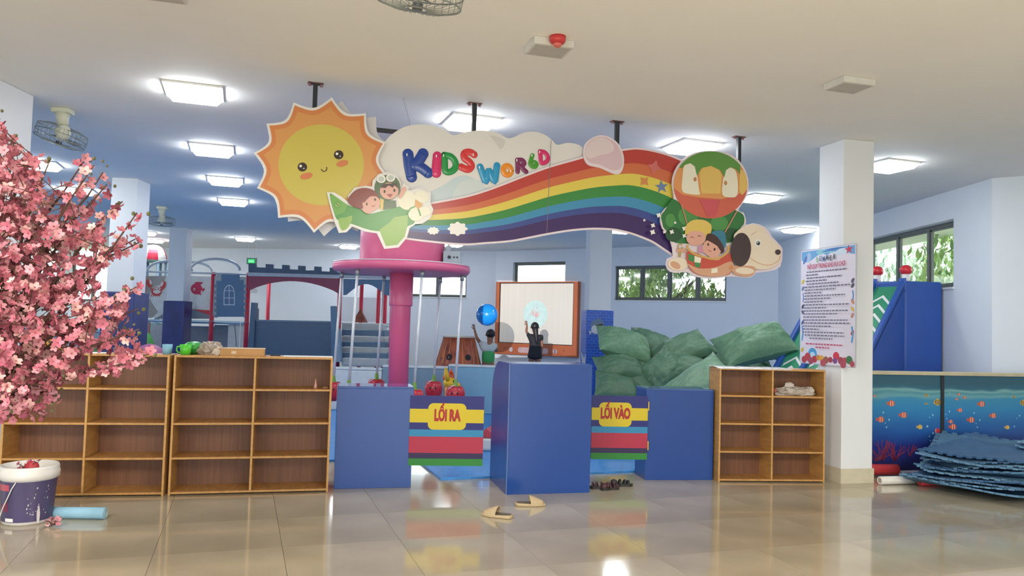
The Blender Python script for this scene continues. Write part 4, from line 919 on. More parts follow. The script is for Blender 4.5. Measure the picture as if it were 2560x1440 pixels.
mb = MB()
for a in ((440, 588, 9), (490, 650, 9), (458, 678, 6), (468, 714, 8), (865, 610, 9), (838, 630, 6), (818, 706, 10), (868, 765, 8), (835, 792, 6), (845, 830, 7), (1008, 578, 8), (975, 604, 6), (985, 640, 6), (960, 516, 7), (1220, 592, 8), (1268, 652, 8), (1236, 680, 5), (1246, 714, 7), (1610, 615, 8), (1585, 635, 5), (1565, 708, 8), (1010, 420, 5)):
    cx_, cz_ = c2(a[0], a[1]); k = a[2]/3.43/1950*9; mb.flat([(cx_+k*u, cz_+k*v) for u, v in oval(0, 0, 1, 1, 0, 10)], -.001)
o = mb.build('printed_bubbles', M('bubble_print', '#8fc0e0', .3), pt_); o['kind'] = 'stuff'
r5 = random.Random(5)
def coral(px, py, hpx, n_):
    mb = MB(); x, z = c2(px, py); k = 1/3.43/1950*9
    for i in range(n_):
        a = r5.uniform(-.8, .8); x1, z1 = x, z; w = .013
        for j in range(4):
            x2, z2 = x1+math.sin(a)*hpx*k*.3, z1+math.cos(a)*hpx*k*.3; mb.flat(stroke([(x1, z1), (x2, z2)], w), -.001-.0001*j); x1, z1 = x2, z2; a += r5.uniform(-.5, .5); w *= .8
    mb.build('printed_coral', M('coral_red', '#8e3a56', .4), pt_)
coral(430, 1005, 150, 13); coral(540, 1005, 130, 12); coral(380, 1010, 70, 8); coral(670, 965, 90, 6)
# ---------- rolls beside the partition and the pile of puzzle mats
REDF, WHF = M('red_foam', '#c83a44', .5), M('white_foam', '#dcd8d2', .5)
def roll(lab, a, b_, r_, mt, hollow=True):
    t = thing('foam_tube', lab, 'foam tube', (a.x, a.y, a.z), 0, 'foam tubes under the mats'); d = b_-a; MB().tube([(0, 0, 0), d], r_, 20, True).build('tube_body', mt, t, True)
    n_ = d.normalized(); s = Vector((0, 0, 1)).cross(n_).normalized(); u = n_.cross(s)
    MB().tube([-n_*.001+(s*math.cos(q)+u*math.sin(q))*r_*.8 for q in [2*PI*k/20 for k in range(21)]], r_*.16, 5, False).build('tube_rim', mt, t, True)
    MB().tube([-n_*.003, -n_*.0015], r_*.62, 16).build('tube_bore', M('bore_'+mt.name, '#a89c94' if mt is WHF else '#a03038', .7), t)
a = G(2200, 1212); roll('white foam tube lying at the foot of the mat pile', Vector((a.x, a.y, .043)), Vector((a.x+.42, a.y+.1, .043)), .042, WHF)
a = G(2300, 1216); roll('short red foam tube poking out from under the mats', Vector((a.x+.01, a.y+.02, .043)), Vector((a.x+.4, a.y+.12, .043)), .04, REDF)
a = D(2186, 1165, 8.58); roll('red foam tube lying against the ocean partition behind the column', Vector((a.x-.25, a.y-.03, .075)), Vector((a.x+.27, a.y+.05, .075)), .06, REDF)
MATS = [M('foam_mat_'+c, c, .65, scale=10, var=.1, bump=.2, bscale=80) for c in ('#5c86a8', '#6c96b4', '#4c7294', '#3f6690')]
def mat_geo(n=22, size=1.0, th=.018, bend=(0, 0, 0, 0), seed=0):
    mb = MB(); r6 = random.Random(seed); idx = {}
    def pres(i, j):
        if 1 <= i <= n-2 and 1 <= j <= n-2: return True
        if (i in (0, n-1)) and (j in (0, n-1)): return False
        if i in (0, n-1): return j % 2 == 0
        if j in (0, n-1): return i % 2 == 1
        return False
    def V(i, j, s):
        if (i, j, s) not in idx:
            x, y = (i/n-.5)*size, (j/n-.5)*size
            z = bend[0]*x*x+bend[1]*y*y+bend[2]*x*y+bend[3]*x+.02*noise.noise(Vector((x*2.3, y*2.3, seed*3.1)))
            idx[(i, j, s)] = len(mb.v); mb.v.append((x, y, z+(th if s else 0)))
        return idx[(i, j, s)]
    for i in range(n):
        for j in range(n):
            if not pres(i, j): continue
            q = [(i, j), (i+1, j), (i+1, j+1), (i, j+1)]
            mb.f.append([V(a, b, 1) for a, b in q]); mb.f.append([V(a, b, 0) for a, b in q[::-1]]); mb.m += [0, 0]
            for (di, dj), (p_, q_) in (((0, -1), (0, 1)), ((1, 0), (1, 2)), ((0, 1), (2, 3)), ((-1, 0), (3, 0))):
                ii, jj = i+di, j+dj
                if not (0 <= ii < n and 0 <= jj < n and pres(ii, jj)):
                    a, b = q[p_], q[q_]; mb.f.append([V(*a, 0), V(*b, 0), V(*b, 1), V(*a, 1)]); mb.m.append(0)
    return mb
r7 = random.Random(31); k = 0; zl = .012
descs = ['lowest', 'second lowest', 'third from the floor', 'fourth from the floor', 'fifth from the floor', 'sixth from the floor', 'seventh from the floor', 'eighth from the floor', 'ninth from the floor', 'third from the top', 'second from the top', 'topmost']
for i in range(12):
    f = i/11; cx_ = 4.86+.16*f+r7.uniform(-.12, .12); cy_ = 8.02+.10*f+r7.uniform(-.06, .06); rz_ = math.radians(43+r7.uniform(-13, 13)); 
    mb = mat_geo(seed=i+1, bend=(.02+.2*r7.random(), .0+.14*r7.random(), r7.uniform(-.2, .2), 0), size=1.08)
    o = mb.build('puzzle_mat', MATS[i % 4], loc=(cx_, cy_, zl+.0)); o.rotation_euler = (r7.uniform(-.07, .04), .06*(1-f)-.13*f+r7.uniform(-.05, .05), rz_); o.rotation_mode = 'XYZ'
    tag(o, 'blue-grey puzzle-edged foam mat, %s in the left mat pile' % descs[i], 'mat', 'puzzle mats piled at lower right'); zl += .033
zl = .012
for i in range(12):
    f = i/11; o = mat_geo(seed=i+20, bend=(.08, .05, r7.uniform(-.1, .1), 0)).build('puzzle_mat', MATS[(i+2) % 4], loc=(5.95+r7.uniform(-.1, .1), 7.95+.15*f+r7.uniform(-.06, .06), zl)); o.rotation_euler = (r7.uniform(-.04, .04), r7.uniform(-.04, .04), math.radians(35+r7.uniform(-20, 20)))
    tag(o, 'blue-grey puzzle-edged foam mat, %s in the pile cut by the right edge' % descs[i], 'mat', 'puzzle mats piled at lower right'); zl += .038
# ================================================================== PLAY AREA
PINK = M('pink_vinyl', '#dd6790', .35, var=.03, scale=2); PINKD = M('pink_vinyl_pole', '#cf5a86', .35, var=.03, scale=2)
STEEL = M('white_pole_paint', '#d4d8de', .25, .1)
RC = D(1004, 700, 10.0); RC = Vector((RC.x, RC.y, 0))
ride = thing('apple_swing_ride', 'pink carousel ride with round canopy and hanging apple seats', 'ride', RC)
MB().lathe([(.125, .02), (.13, 1.78), (.131, 1.80)], n=32).build('centre_pole', PINKD, ride, True)
MB().lathe([(.145, 1.74), (.150, 1.76), (.150, 2.16)], n=32).build('pole_sleeve', PINK, ride, True)
MB().lathe([(.5, .02), (.5, .14), (.47, .17)], n=40).build('ride_base', PINK, ride, True)
MB().lathe([(.80, 2.155), (.85, 2.165), (.875, 2.20), (.875, 2.24), (.86, 2.265), (.80, 2.27)], n=64).build('canopy_disc', PINK, ride, True)
MB().lathe([(.865, 2.262), (.868, 2.274), (.80, 2.276)], n=64, capb=False).build('canopy_rim_highlight', M('rim_highlight', '#d8c8d0', .3), ride, True)  # pale ring paints the lamp highlight along the canopy's upper edge
MB().lathe([(.53, 2.275), (.54, 2.30), (.54, 2.80), (.52, 2.83)], n=48).build('motor_drum', PINK, ride, True)
AR, AG, FACE = M('apple_red', '#b82c40', .3, var=.08), M('apple_green', '#6c9440', .5), M('apple_eye', '#2a2226', .3)
for k in range(6):
    a = math.radians(60*k-4); x, y = .79*math.cos(a), .79*math.sin(a); zb = .76
    po_ = MB().tube([(x-.05, y, zb), (x*.99, y*.99, 2.16)], .0175, 10).build('hanging_pole', STEEL, ride, True)
    MB().tube([(x*.99, y*.99, 2.08), (x*.99, y*.99, 2.16)], .026, 10).build('pole_clamp', M('clamp_grey', '#9aa0a4', .4, .5), po_, True)
    x -= .05; se = MB().lathe([(.03, -.20), (.075, -.195), (.112, -.13), (.125, -.05), (.108, .02), (.08, .045), (.035, .025)], (x, y, zb-.06), 28).build('apple_seat', AR, ride, True)
    MB().lathe([(.075, .0), (.07, .012), (.03, .02), (.022, .09), (.016, .10)], (x, y, zb-.03), 14).build('apple_stem', AG, se, True)
    f = MB(); fx, fy = x, y
    for s in (-1, 1): f.ell((x+s*.035+.0, y-.118, zb-.10), (.011, .008, .02), 8, 6)
    f.tube([(x-.02, y-.117, zb-.14), (x, y-.118, zb-.15), (x+.02, y-.117, zb-.14)], .004, 5); f.build('apple_face', FACE, se, True)
    MB().tube([(x-.08, y-.09, zb-.05), (x-.04, y-.08, zb-.012), (x, y-.05, zb+.0)], .005, 5).build('seat_strap', WHITE, se, True)
# projector on the canopy
pp = RC+Vector((.66, -.1, 2.277)); t = thing('projector', 'pale grey projector standing on the pink canopy disc', 'projector', pp)
MB().box(-.12, .10, -.12, .12, 0, .17).build('housing', M('projector_grey', '#a9b4bc', .4), t, bevel=.012)
for x in (-.04, .02, .06): MB().tube([(x, -.125, .09), (x, -.118, .09)], [.022 if x < 0 else .012]*2, 12).build('port', BLACK, t)
MB().tube([(0, .12, .09), (0, .16, .09)], .035, 16).build('lens', BLACK, t, True)
MB().box(-.09, -.03, -.05, .05, .17, .24).box(-.07, -.05, -.02, .02, .24, .34).build('bracket', M('projector_grey', '#a9b4bc', .4), t)
# hopper animals
def hopper(lab, x, y, mt, kind, rz=0, s=1.0, zb=0.022):
    t = thing('hopper_toy', lab, 'toy', (x, y, zb), rz); X = lambda a, b, c: Vector((a*s, b*s, c*s))
    MB().ell(X(0, 0, .30), (.17*s, .12*s, .13*s), 18, 12).build('body', mt, t, True)
    for a, b in ((.09, .06), (.09, -.06), (-.09, .06), (-.09, -.06)): MB().tube([X(a, b, .24), X(a*1.15, b*1.1, .10), X(a*1.3, b*1.2, 0)], [.05*s, .04*s, .045*s], 12).build('leg', mt, t, True)
    if kind == 'deer':
        MB().tube([X(.10, 0, .34), X(.12, 0, .46), X(.12, 0, .58)], [.075*s, .06*s, .055*s], 14).build('neck', mt, t, True)
        h = MB().ell(X(.13, 0, .62), (.10*s, .08*s, .075*s), 16, 10).ell(X(.22, 0, .585), (.055*s, .05*s, .045*s), 12, 8).build('head', mt, t, True)
        for b in (-1, 1): MB().tube([X(.09, .045*b, .66), X(.07, .075*b, .74), X(.065, .09*b, .83)], [.03*s, .028*s, .005*s], 8).build('ear', mt, t, True)
        for b in (-1, 1): MB().ell(X(.165, .068*b, .645), (.012*s, .012*s, .018*s), 8, 6).build('eye', FACE, h, True)
        MB().ell(X(.27, 0, .585), .014*s, 8, 6).build('nose', FACE, h, True)
    elif kind == 'horse':
        MB().tube([X(.10, 0, .34), X(.16, 0, .50), X(.19, 0, .62)], [.09*s, .07*s, .055*s], 14).build('neck', mt, t, True)
        h = MB().ell(X(.23, 0, .64), (.10*s, .06*s, .065*s), 16, 10).build('head', mt, t, True); 
        for b in (-1, 1): MB().tube([X(.19, .03*b, .69), X(.19, .04*b, .77)], [.02*s, .004*s], 8).build('ear', mt, t, True)
        MB().tube([X(.15, 0, .72), X(.10, 0, .70), X(.07, 0, .60), X(.07, 0, .50)], [.015*s, .03*s, .035*s, .02*s], 8).build('mane', mt, t, True)
        MB().tube([X(-.15, 0, .36), X(-.21, 0, .44), X(-.2, 0, .54)], [.03*s, .04*s, .01*s], 8).build('tail', mt, t, True)
    else:
        MB().tube([X(.13, 0, .34), X(.24, 0, .42), X(.25, 0, .60), X(.20, 0, .72)], [.06*s, .045*s, .035*s, .03*s], 12).build('neck', mt, t, True)
        MB().ell(X(.16, 0, .74), (.075*s, .045*s, .045*s), 12, 8).build('head', mt, t, True)
    return t
YEL, ORA = M('hopper_yellow', '#e6bc2c', .35), M('hopper_orange', '#f0622c', .35)
p = D(1103, 930, 11.3); hopper('yellow long-eared hopper toy behind the apple seats', p.x, p.y, YEL, 'deer', 0.2, 1.05, .022)
p = D(1136, 930, 11.9); hopper('orange hopper toy beside the yellow long-eared one', p.x, p.y, ORA, 'horse', -1.9, 1.1, .022)
p = D(1553, 990, 9.6); hopper('yellow hopper toy lying low beside the centre column', p.x-.02, p.y, YEL, 'swan', PI, .72, .022)
# small toy house / slide step behind the exit gate
p = D(1225, 1060, 9.6); t = thing('toy_slide', 'small white and red toy slide piece on the foam floor behind the gate gap', 'toy', (p.x, p.y, .022), -.2)
MB().box(-.14, .14, -.2, .2, 0, .16).build('white_block', WHITE, t, bevel=.03)
MB().add([(-.14, -.2, .162), (.14, -.2, .162), (.14, .2, .162), (-.14, .2, .162), (0, -.2, .27), (0, .2, .27)], [(0, 1, 4), (1, 2, 5, 4), (2, 3, 5), (3, 0, 4, 5), (0, 3, 2, 1)]).build('red_roof', M('roof_red', '#d2505a', .4), t)
# low soft barrier
SB, SBW = M('soft_blue', '#7fb2d0', .4, var=.03), M('soft_white', '#d4dde0', .4); SBG = M('soft_greyblue', '#7c98ac', .4)
fb = Fr((D(850, 917, 13.2).x, 13.2, 0), 0)
def barr(px0, px1, mt, ytop=914, lab='', th=.16):
    x0, x1 = fb.h(px0, 940)[0], fb.h(px1, 940)[0]; z = fb.h((px0+px1)/2, ytop)[1]
    t = thing('soft_barrier', lab, 'barrier', fb.o+Vector((x0, 0, .022)), 0, 'low padded barriers')
    MB().box(.002, x1-x0-.002, 0, th, 0, z-.06).build('barrier_body', mt, t, bevel=.02); MB().box(.002, x1-x0-.002, -.006, th+.006, z-.06, z-.02).build('barrier_cap', SBW, t, bevel=.012)
barr(640, 955, SBW, 917, 'white padded low barrier in front of the castle stairs'); barr(955, 1120, SBG, 915, 'grey-blue padded low barrier behind the pink pole'); barr(1120, 1262, SB, 913, 'light blue padded low barrier in front of the volcano and the boy'); barr(1262, 1470, SB, 911, 'light blue padded low barrier in front of the girl, mostly behind the desk')
# volcano
VOL = M('volcano_lava', '#cc6a44', .5, scale=3, stretch=(5, 5, .8), col2='#8a4438'); VOL2 = M('volcano_orange', '#e0824a', .5)
p = D(1146, 905, 16.8); vo = thing('volcano_climber', 'truncated cone volcano toy with holes and lava print', 'toy', (p.x, p.y, .022))
zt_ = 1.55-(843-810)/1950*16.8-.0
MB().lathe([(.66, 0), (.34, zt_-.06)], n=40).build('cone', VOL, vo, True)
MB().lathe([(.35, zt_-.06), (.36, zt_-.045), (.35, zt_-.02)], n=40).build('crater_rim', M('rim_pale', '#e8d9c4', .4), vo, True)
for a, z, r_ in ((-112, .80, .07), (-60, .80, .065), (-150, .5, .1), (-95, .42, .08)):
    ra = .66-(.32)*(z/(zt_-.06)); c = math.radians(a); n_ = Vector((math.cos(c), math.sin(c), .25)).normalized()
    q = Vector((ra*math.cos(c), ra*math.sin(c), z)); MB().tube([q-n_*.01, q+n_*.006], r_, 18).build('hole', M('hole_dark', '#231c20', .6), vo)
rv = random.Random(8); mb = MB()
for k in range(34):
    a = math.radians(rv.uniform(-175, -5)); z0, z1 = (rv.uniform(0, .35), rv.uniform(.5, .8)) if k % 3 else (rv.uniform(.6, .8), zt_-.09); w = rv.uniform(.015, .04); pts_ = []
    for s, z in ((-1, z0), (1, z0), (.2, z1)):
        ra = .664-.32*z/(zt_-.06); aa = a+s*w/ra; pts_.append((ra*math.cos(aa)*1.006, ra*math.sin(aa)*1.006, z))
    mb.add(pts_, [(0, 1, 2)])
o = mb.build('lava_streaks', VOL2, vo); o['kind'] = 'stuff'
# ---------- interactive screen
fW = Fr((K1[0], K1[1], 0), fbr.yaw); OFF = -.14
FRM = M('screen_frame_orange', '#b8623c', .45, var=.06, scale=2)
xa, xb = fW.h(1238, 790, OFF)[0], fW.h(1444, 790, OFF)[0]
zT = (fW.h(1239, 703, OFF)[1]+fW.h(1446, 705, OFF)[1])/2; zB = (fW.h(1234, 882, OFF)[1]+fW.h(1440, 896, OFF)[1])/2
sc = thing('interactive_screen', 'large white interactive screen in an orange frame on the far wall', 'screen', fW.o+fW.u*xa, fW.yaw)
W_ = xb-xa; lx = .11
zS = (fW.h(1244, 855, OFF)[1]+fW.h(1432, 866, OFF)[1])/2
MB().box(0, lx, -.14, 0, zB, zT).box(W_-lx*1.2, W_, -.14, 0, zB, zT).box(lx, W_-lx*1.2, -.14, 0, zT-.03, zT).box(lx, W_-lx*1.2, -.14, 0, zB, zS).build('frame', FRM, sc, bevel=.004)
MB().box(lx-.0, W_-lx*1.2, -.10, -.09, zS, zT-.03).build('black_bezel', M('bezel', '#3a3434', .4), sc)
SCR = M('screen_surface', '#e6dccd', .5, scale=2, var=.025, stretch=(9, 1, .1), emit=.04)
MB().box(lx+.03, W_-lx*1.2-.03, -.108, -.1005, zS+.02, zT-.05).build('screen_surface', SCR, sc)
def SP(px, py): a, b = fW.h(px, py, OFF+.03); return a-xa, b
cx_, cz_ = SP(1338, 786); rr = .38
MB().flat([(cx_+a, cz_+b) for a, b in oval(0, 0, rr, rr, 0, 40)], -.110).build('mint_disc', M('screen_mint', '#cfe6de', .5, emit=.06), sc)
rv = random.Random(2); mb = MB()
for k in range(26):
    a, r_ = rv.uniform(0, 6.28), rv.uniform(.02, .14); x, z = cx_+.02+r_*math.cos(a), cz_+.01+r_*math.sin(a); b = rv.uniform(0, 3.14); l = rv.uniform(.02, .05)
    mb.flat(stroke([(x, z), (x+l*math.cos(b), z+l*math.sin(b)), (x+l*1.6*math.cos(b+.6), z+l*1.6*math.sin(b+.6))], .014), -.1115-.0001*k)
o = mb.build('red_scribble', M('scribble_red', '#d99a98', .5, emit=.2), sc); o['kind'] = 'stuff'
for px, c in ((1279, '#b9a2a8'), (1389, '#b9a2a8')):
    x, z = SP(px, (zB+zS) and 879); z = (zB+zS)/2-.02; MB().tube([(x, -.15, z), (x, -.14, z)], .065, 20).build('knob', M('knob_grey', c, .4), sc, True)
    MB().box(x-.012, x+.012, -.156, -.15, z-.05, z+.05).build('knob_mark', M('knob_white', '#e8e0e0', .4) if px == 1279 else M('knob_dark', '#4a4a50', .4), sc)
x0_, x1_ = SP(1296, 880)[0], SP(1372, 880)[0]; z = (zB+zS)/2-.02
MB().plate(rrect(x0_, z-.075, x1_, z+.075, .07), -.146, -.14).build('speaker_bar', M('bar_pale', '#c9a8a8', .4), sc)
for px in (1262, 1411): x = SP(px, 880)[0]; MB().tube([(x, -.145, z+.03), (x, -.14, z+.03)], .02, 10).build('bolt', M('bolt_red', '#8c4a38', .4), sc)
# projector beam
sl = bpy.data.lights.new('projector_beam', 'SPOT'); sl.energy = 1500; sl.color = (1, .97, .92); sl.spot_size = math.radians(26); sl.spot_blend = .05; sl.shadow_soft_size = .015
so = bpy.data.objects.new('projector_beam', sl); COL.objects.link(so); so.location = pp+Vector((0, .25, .12))
tg = fW.o+fW.u*(xa+W_/2)+Vector((0, 0, (zT+zB)/2)); so.rotation_euler = (tg-so.location).to_track_quat('-Z', 'Y').to_euler()
# the projector throws a rectangular picture: its beam is masked to the 4:3 frame of its image
sl.use_nodes = True; nt = sl.node_tree; em = next(n for n in nt.nodes if n.type == 'EMISSION')
tcl = nt.nodes.new('ShaderNodeTexCoord'); sp3 = nt.nodes.new('ShaderNodeSeparateXYZ'); nt.links.new(tcl.outputs['Normal'], sp3.inputs[0]); res = []
for ax, lim in (('X', .104), ('Y', .092)):
    dv_ = nt.nodes.new('ShaderNodeMath'); dv_.operation = 'DIVIDE'; nt.links.new(sp3.outputs[ax], dv_.inputs[0]); nt.links.new(sp3.outputs['Z'], dv_.inputs[1])
    ab_ = nt.nodes.new('ShaderNodeMath'); ab_.operation = 'ABSOLUTE'; nt.links.new(dv_.outputs[0], ab_.inputs[0])
    lt_ = nt.nodes.new('ShaderNodeMath'); lt_.operation = 'LESS_THAN'; lt_.inputs[1].default_value = lim; nt.links.new(ab_.outputs[0], lt_.inputs[0]); res.append(lt_)
mu_ = nt.nodes.new('ShaderNodeMath'); mu_.operation = 'MULTIPLY'; nt.links.new(res[0].outputs[0], mu_.inputs[0]); nt.links.new(res[1].outputs[0], mu_.inputs[1]); nt.links.new(mu_.outputs[0], em.inputs['Strength'])
# ---------- children
def figure(name, lab, cat, loc, rz, joints, bones, mat, subd=2):
    root = thing(name, lab, cat, loc, rz)
    return root
def skin(name, joints, bones, mat, parent, rootj, subd=2):
    ks = list(joints); me = bpy.data.meshes.new(name); me.from_pydata([joints[k][:3] for k in ks], [(ks.index(a), ks.index(b)) for a, b in bones], [])
    o = bpy.data.objects.new(name, me); COL.objects.link(o); o.parent = parent
    md = o.modifiers.new('skin', 'SKIN'); md.use_smooth_shade = True
    for i, k in enumerate(ks):
        r_ = joints[k][3]; r_ = r_ if isinstance(r_, tuple) else (r_, r_)
        me.skin_vertices[0].data[i].radius = r_; me.skin_vertices[0].data[i].use_root = (k == rootj)
    sb = o.modifiers.new('subsurf', 'SUBSURF'); sb.levels = subd; sb.render_levels = subd
    dg = bpy.context.evaluated_depsgraph_get(); m2 = bpy.data.meshes.new_from_object(o.evaluated_get(dg)); o.modifiers.clear(); o.data = m2; m2.name = name
    m2.materials.clear(); m2.materials.append(mat); m2.polygons.foreach_set('use_smooth', [True]*len(m2.polygons)); return o
def person(lab, loc, rz, H_, J, skinm, shirt, shorts, hair, parts):
    root = thing('person', lab, 'person', loc, rz); h = H_
    b = dict(J)
    # body: pelvis, spine, neck, head, arms, legs
    bones = [('pel', 'bel'), ('bel', 'che'), ('che', 'nek'), ('nek', 'hd0'), ('hd0', 'hd1'), ('hd1', 'hd2')]
    for s in 'LR': bones += [('che', 'sh'+s), ('sh'+s, 'el'+s), ('el'+s, 'wr'+s), ('wr'+s, 'pa'+s), ('pel', 'hi'+s), ('hi'+s, 'kn'+s), ('kn'+s, 'an'+s), ('an'+s, 'to'+s)]
    skin('body', b, bones, skinm, root, 'pel')
    for s in 'LR':       # five fingers from each palm
        pa, wr = Vector(b['pa'+s][:3]), Vector(b['wr'+s][:3]); d = (pa-wr).normalized(); sd = d.cross(Vector((0, 1, 0))); sd = (sd if sd.length > .1 else Vector((1, 0, 0))).normalized()
        mb = MB()
        for q, (o_, l) in enumerate(((-.027, .042), (-.009, .055), (.009, .058), (.026, .05))): mb.tube([pa+sd*o_*.8, pa+sd*o_+d*l*.6, pa+sd*o_*1.1+d*l+Vector((0, -.008, 0))], [.008, .0075, .006], 7)
        mb.tube([wr+d*.02+sd*.02, wr+d*.045+sd*.045, wr+d*.07+sd*.05], [.010, .009, .007], 7); mb.build('fingers', skinm, root, True)
    return root
SKN = M('skin_child', '#9c6c52', .55); HAIR = M('hair_black', '#1d1a1c', .45)
# boy, facing the screen, left arm thrown up
p = D(1221, 880, 16.75); z0 = .022
BJ = dict(pel=(0, 0, .66, .10), bel=(0, 0, .80, .095), che=(0, 0, .98, .105), nek=(0.015, 0, 1.12, .045), hd0=(.03, .005, 1.19, .07), hd1=(.035, .01, 1.27, .092), hd2=(.035, .01, 1.345, .06),
          shL=(-.15, 0, 1.06, .05), elL=(-.26, .02, 1.21, .034), wrL=(-.315, .03, 1.39, .024), paL=(-.33, .03, 1.45, .028),
          shR=(.14, 0, 1.05, .05), elR=(.17, .12, .93, .034), wrR=(.10, .24, 1.04, .025), paR=(.07, .27, 1.10, .028),
          hiL=(-.075, 0, .60, .085), knL=(-.10, .0, .36, .05), anL=(-.12, -.01, .07, .034), toL=(-.13, .10, .03, .034), hiR=(.075, 0, .60, .085), knR=(.10, .02, .36, .05), anR=(.12, 0, .07, .034), toR=(.13, .11, .03, .034))
boy = person('boy in a green and white shirt seen from behind throwing up a blue ball', (p.x, p.y, z0), 0, 1.4, BJ, SKN, None, None, HAIR, None)
GRN = M('shirt_green', '#3fa45a', .7); WSH = M('shirt_white', '#c9cfcc', .7); GRY = M('shorts_grey', '#8f98a4', .7)
skin('shirt', dict(a=(0, 0, .63, (.15, .125)), b=(0, 0, .80, (.145, .12)), c=(0, 0, 1.0, (.155, .125))), [('a', 'b'), ('b', 'c')], GRN, boy, 'a')
skin('shirt_yoke', dict(c=(0, 0, .88, (.15, .12)), d=(0, 0, 1.04, (.15, .115)), e=(0, 0, 1.10, .06), l=(-.15, 0, 1.07, .066), l2=(-.21, .01, 1.13, .058), r=(.14, 0, 1.05, .066), r2=(.16, .06, .99, .058)), [('c', 'd'), ('d', 'e'), ('d', 'l'), ('l', 'l2'), ('d', 'r'), ('r', 'r2')], WSH, boy, 'c')
skin('shorts', dict(a=(0, 0, .66, (.125, .11)), l=(-.08, 0, .58, .098), l2=(-.10, 0, .42, .085), r=(.08, 0, .58, .098), r2=(.10, .01, .42, .085)), [('a', 'l'), ('l', 'l2'), ('a', 'r'), ('r', 'r2')], GRY, boy, 'a')
def head_bits(root, c, hairm, long=False):
    c = Vector(c); mb = MB().ell(c+Vector((0, -.018, .02)), (.098, .102, .10), 20, 14); hr = mb.build('hair', hairm, root, True)
    if long:
        skin('hair_length', dict(a=(c.x+.01, c.y-.06, c.z, .075), b=(c.x+.03, c.y-.10, c.z-.16, .06), d=(c.x+.05, c.y-.11, c.z-.34, .045), e=(c.x+.055, c.y-.10, c.z-.44, .02)), [('a', 'b'), ('b', 'd'), ('d', 'e')], hairm, root, 'a')
    for s in (-1, 1): MB().ell(c+Vector((s*.096, .0, -.01)), (.014, .022, .03), 8, 6).build('ear', SKN, root, True)
    f = MB()
    for s in (-1, 1): f.ell(c+Vector((s*.034, .088, .0)), (.013, .008, .008), 8, 6)
    f.build('eyes', FACE, root, True); MB().ell(c+Vector((0, .10, -.025)), (.013, .016, .018), 8, 6).build('nose', SKN, root, True); MB().tube([c+Vector((-.02, .088, -.055)), c+Vector((0, .093, -.058)), c+Vector((.02, .088, -.055))], .005, 6).build('mouth', M('lips', '#8c4a48', .5), root, True)
head_bits(boy, (.035, .01, 1.29), HAIR)
# girl in a black dress
p = D(1337, 880, 19.0)
GJ = dict(pel=(0, 0, .80, .11), bel=(0, 0, .95, .09), che=(0.0, 0, 1.15, .10), nek=(-.005, 0, 1.31, .042), hd0=(-.01, .01, 1.38, .07), hd1=(-.015, .015, 1.46, .092), hd2=(-.015, .015, 1.535, .06),
          shL=(-.15, 0, 1.25, .045), elL=(-.22, .16, 1.36, .033), wrL=(-.20, .28, 1.50, .023), paL=(-.22, .30, 1.57, .028), shR=(.15, 0, 1.24, .045), elR=(.17, .03, 1.02, .033), wrR=(.16, .08, .82, .024), paR=(.16, .09, .75, .028),
          hiL=(-.08, 0, .73, .09), knL=(-.085, 0, .44, .052), anL=(-.09, -.01, .08, .035), toL=(-.10, .11, .03, .034), hiR=(.08, 0, .73, .09), knR=(.085, 0, .44, .052), anR=(.09, -.01, .08, .035), toR=(.10, .11, .03, .034))
girl = person('girl in a black dress with long dark hair touching the white screen', (p.x, p.y, z0), 0, 1.6, GJ, SKN, None, None, HAIR, None)
BLK = M('dress_black', '#26242a', .8)
skin('dress', dict(z=(0, 0, .66, (.22, .17)), a=(0, 0, .82, (.18, .15)), b=(0, 0, .99, (.145, .12)), c=(0, 0, 1.14, (.15, .12)), d=(0, 0, 1.24, (.12, .085)), l=(-.15, 0, 1.25, .062), l2=(-.19, .08, 1.30, .055), r=(.15, 0, 1.24, .062), r2=(.165, .01, 1.13, .058)), [('z', 'a'), ('a', 'b'), ('b', 'c'), ('c', 'd'), ('d', 'l'), ('l', 'l2'), ('d', 'r'), ('r', 'r2')], BLK, girl, 'z')
head_bits(girl, (-.015, .015, 1.47), HAIR, True)
# ball
p = D(1217.5, 787, 16.5); t = MB().ell((0, 0, 0), .232, 40, 24).build('gym_ball', M('ball_blue', '#1a7ccc', .18, var=.02, scale=2, coat=.5), None, True, loc=p)
tag(t, 'shiny blue exercise ball in the air above the boy', 'ball')
rg = MB()
for a in (-60, -45, -30, -15, 0, 15, 30, 45, 60):
    c = math.cos(math.radians(a))*.2322; rg.tube([(c*math.cos(q), c*math.sin(q), .2322*math.sin(math.radians(a))) for q in [2*PI*k/40 for k in range(41)]], .0018, 4, False)
rg.build('ball_ribs', M('ball_blue', '#1a7ccc', .18), t)
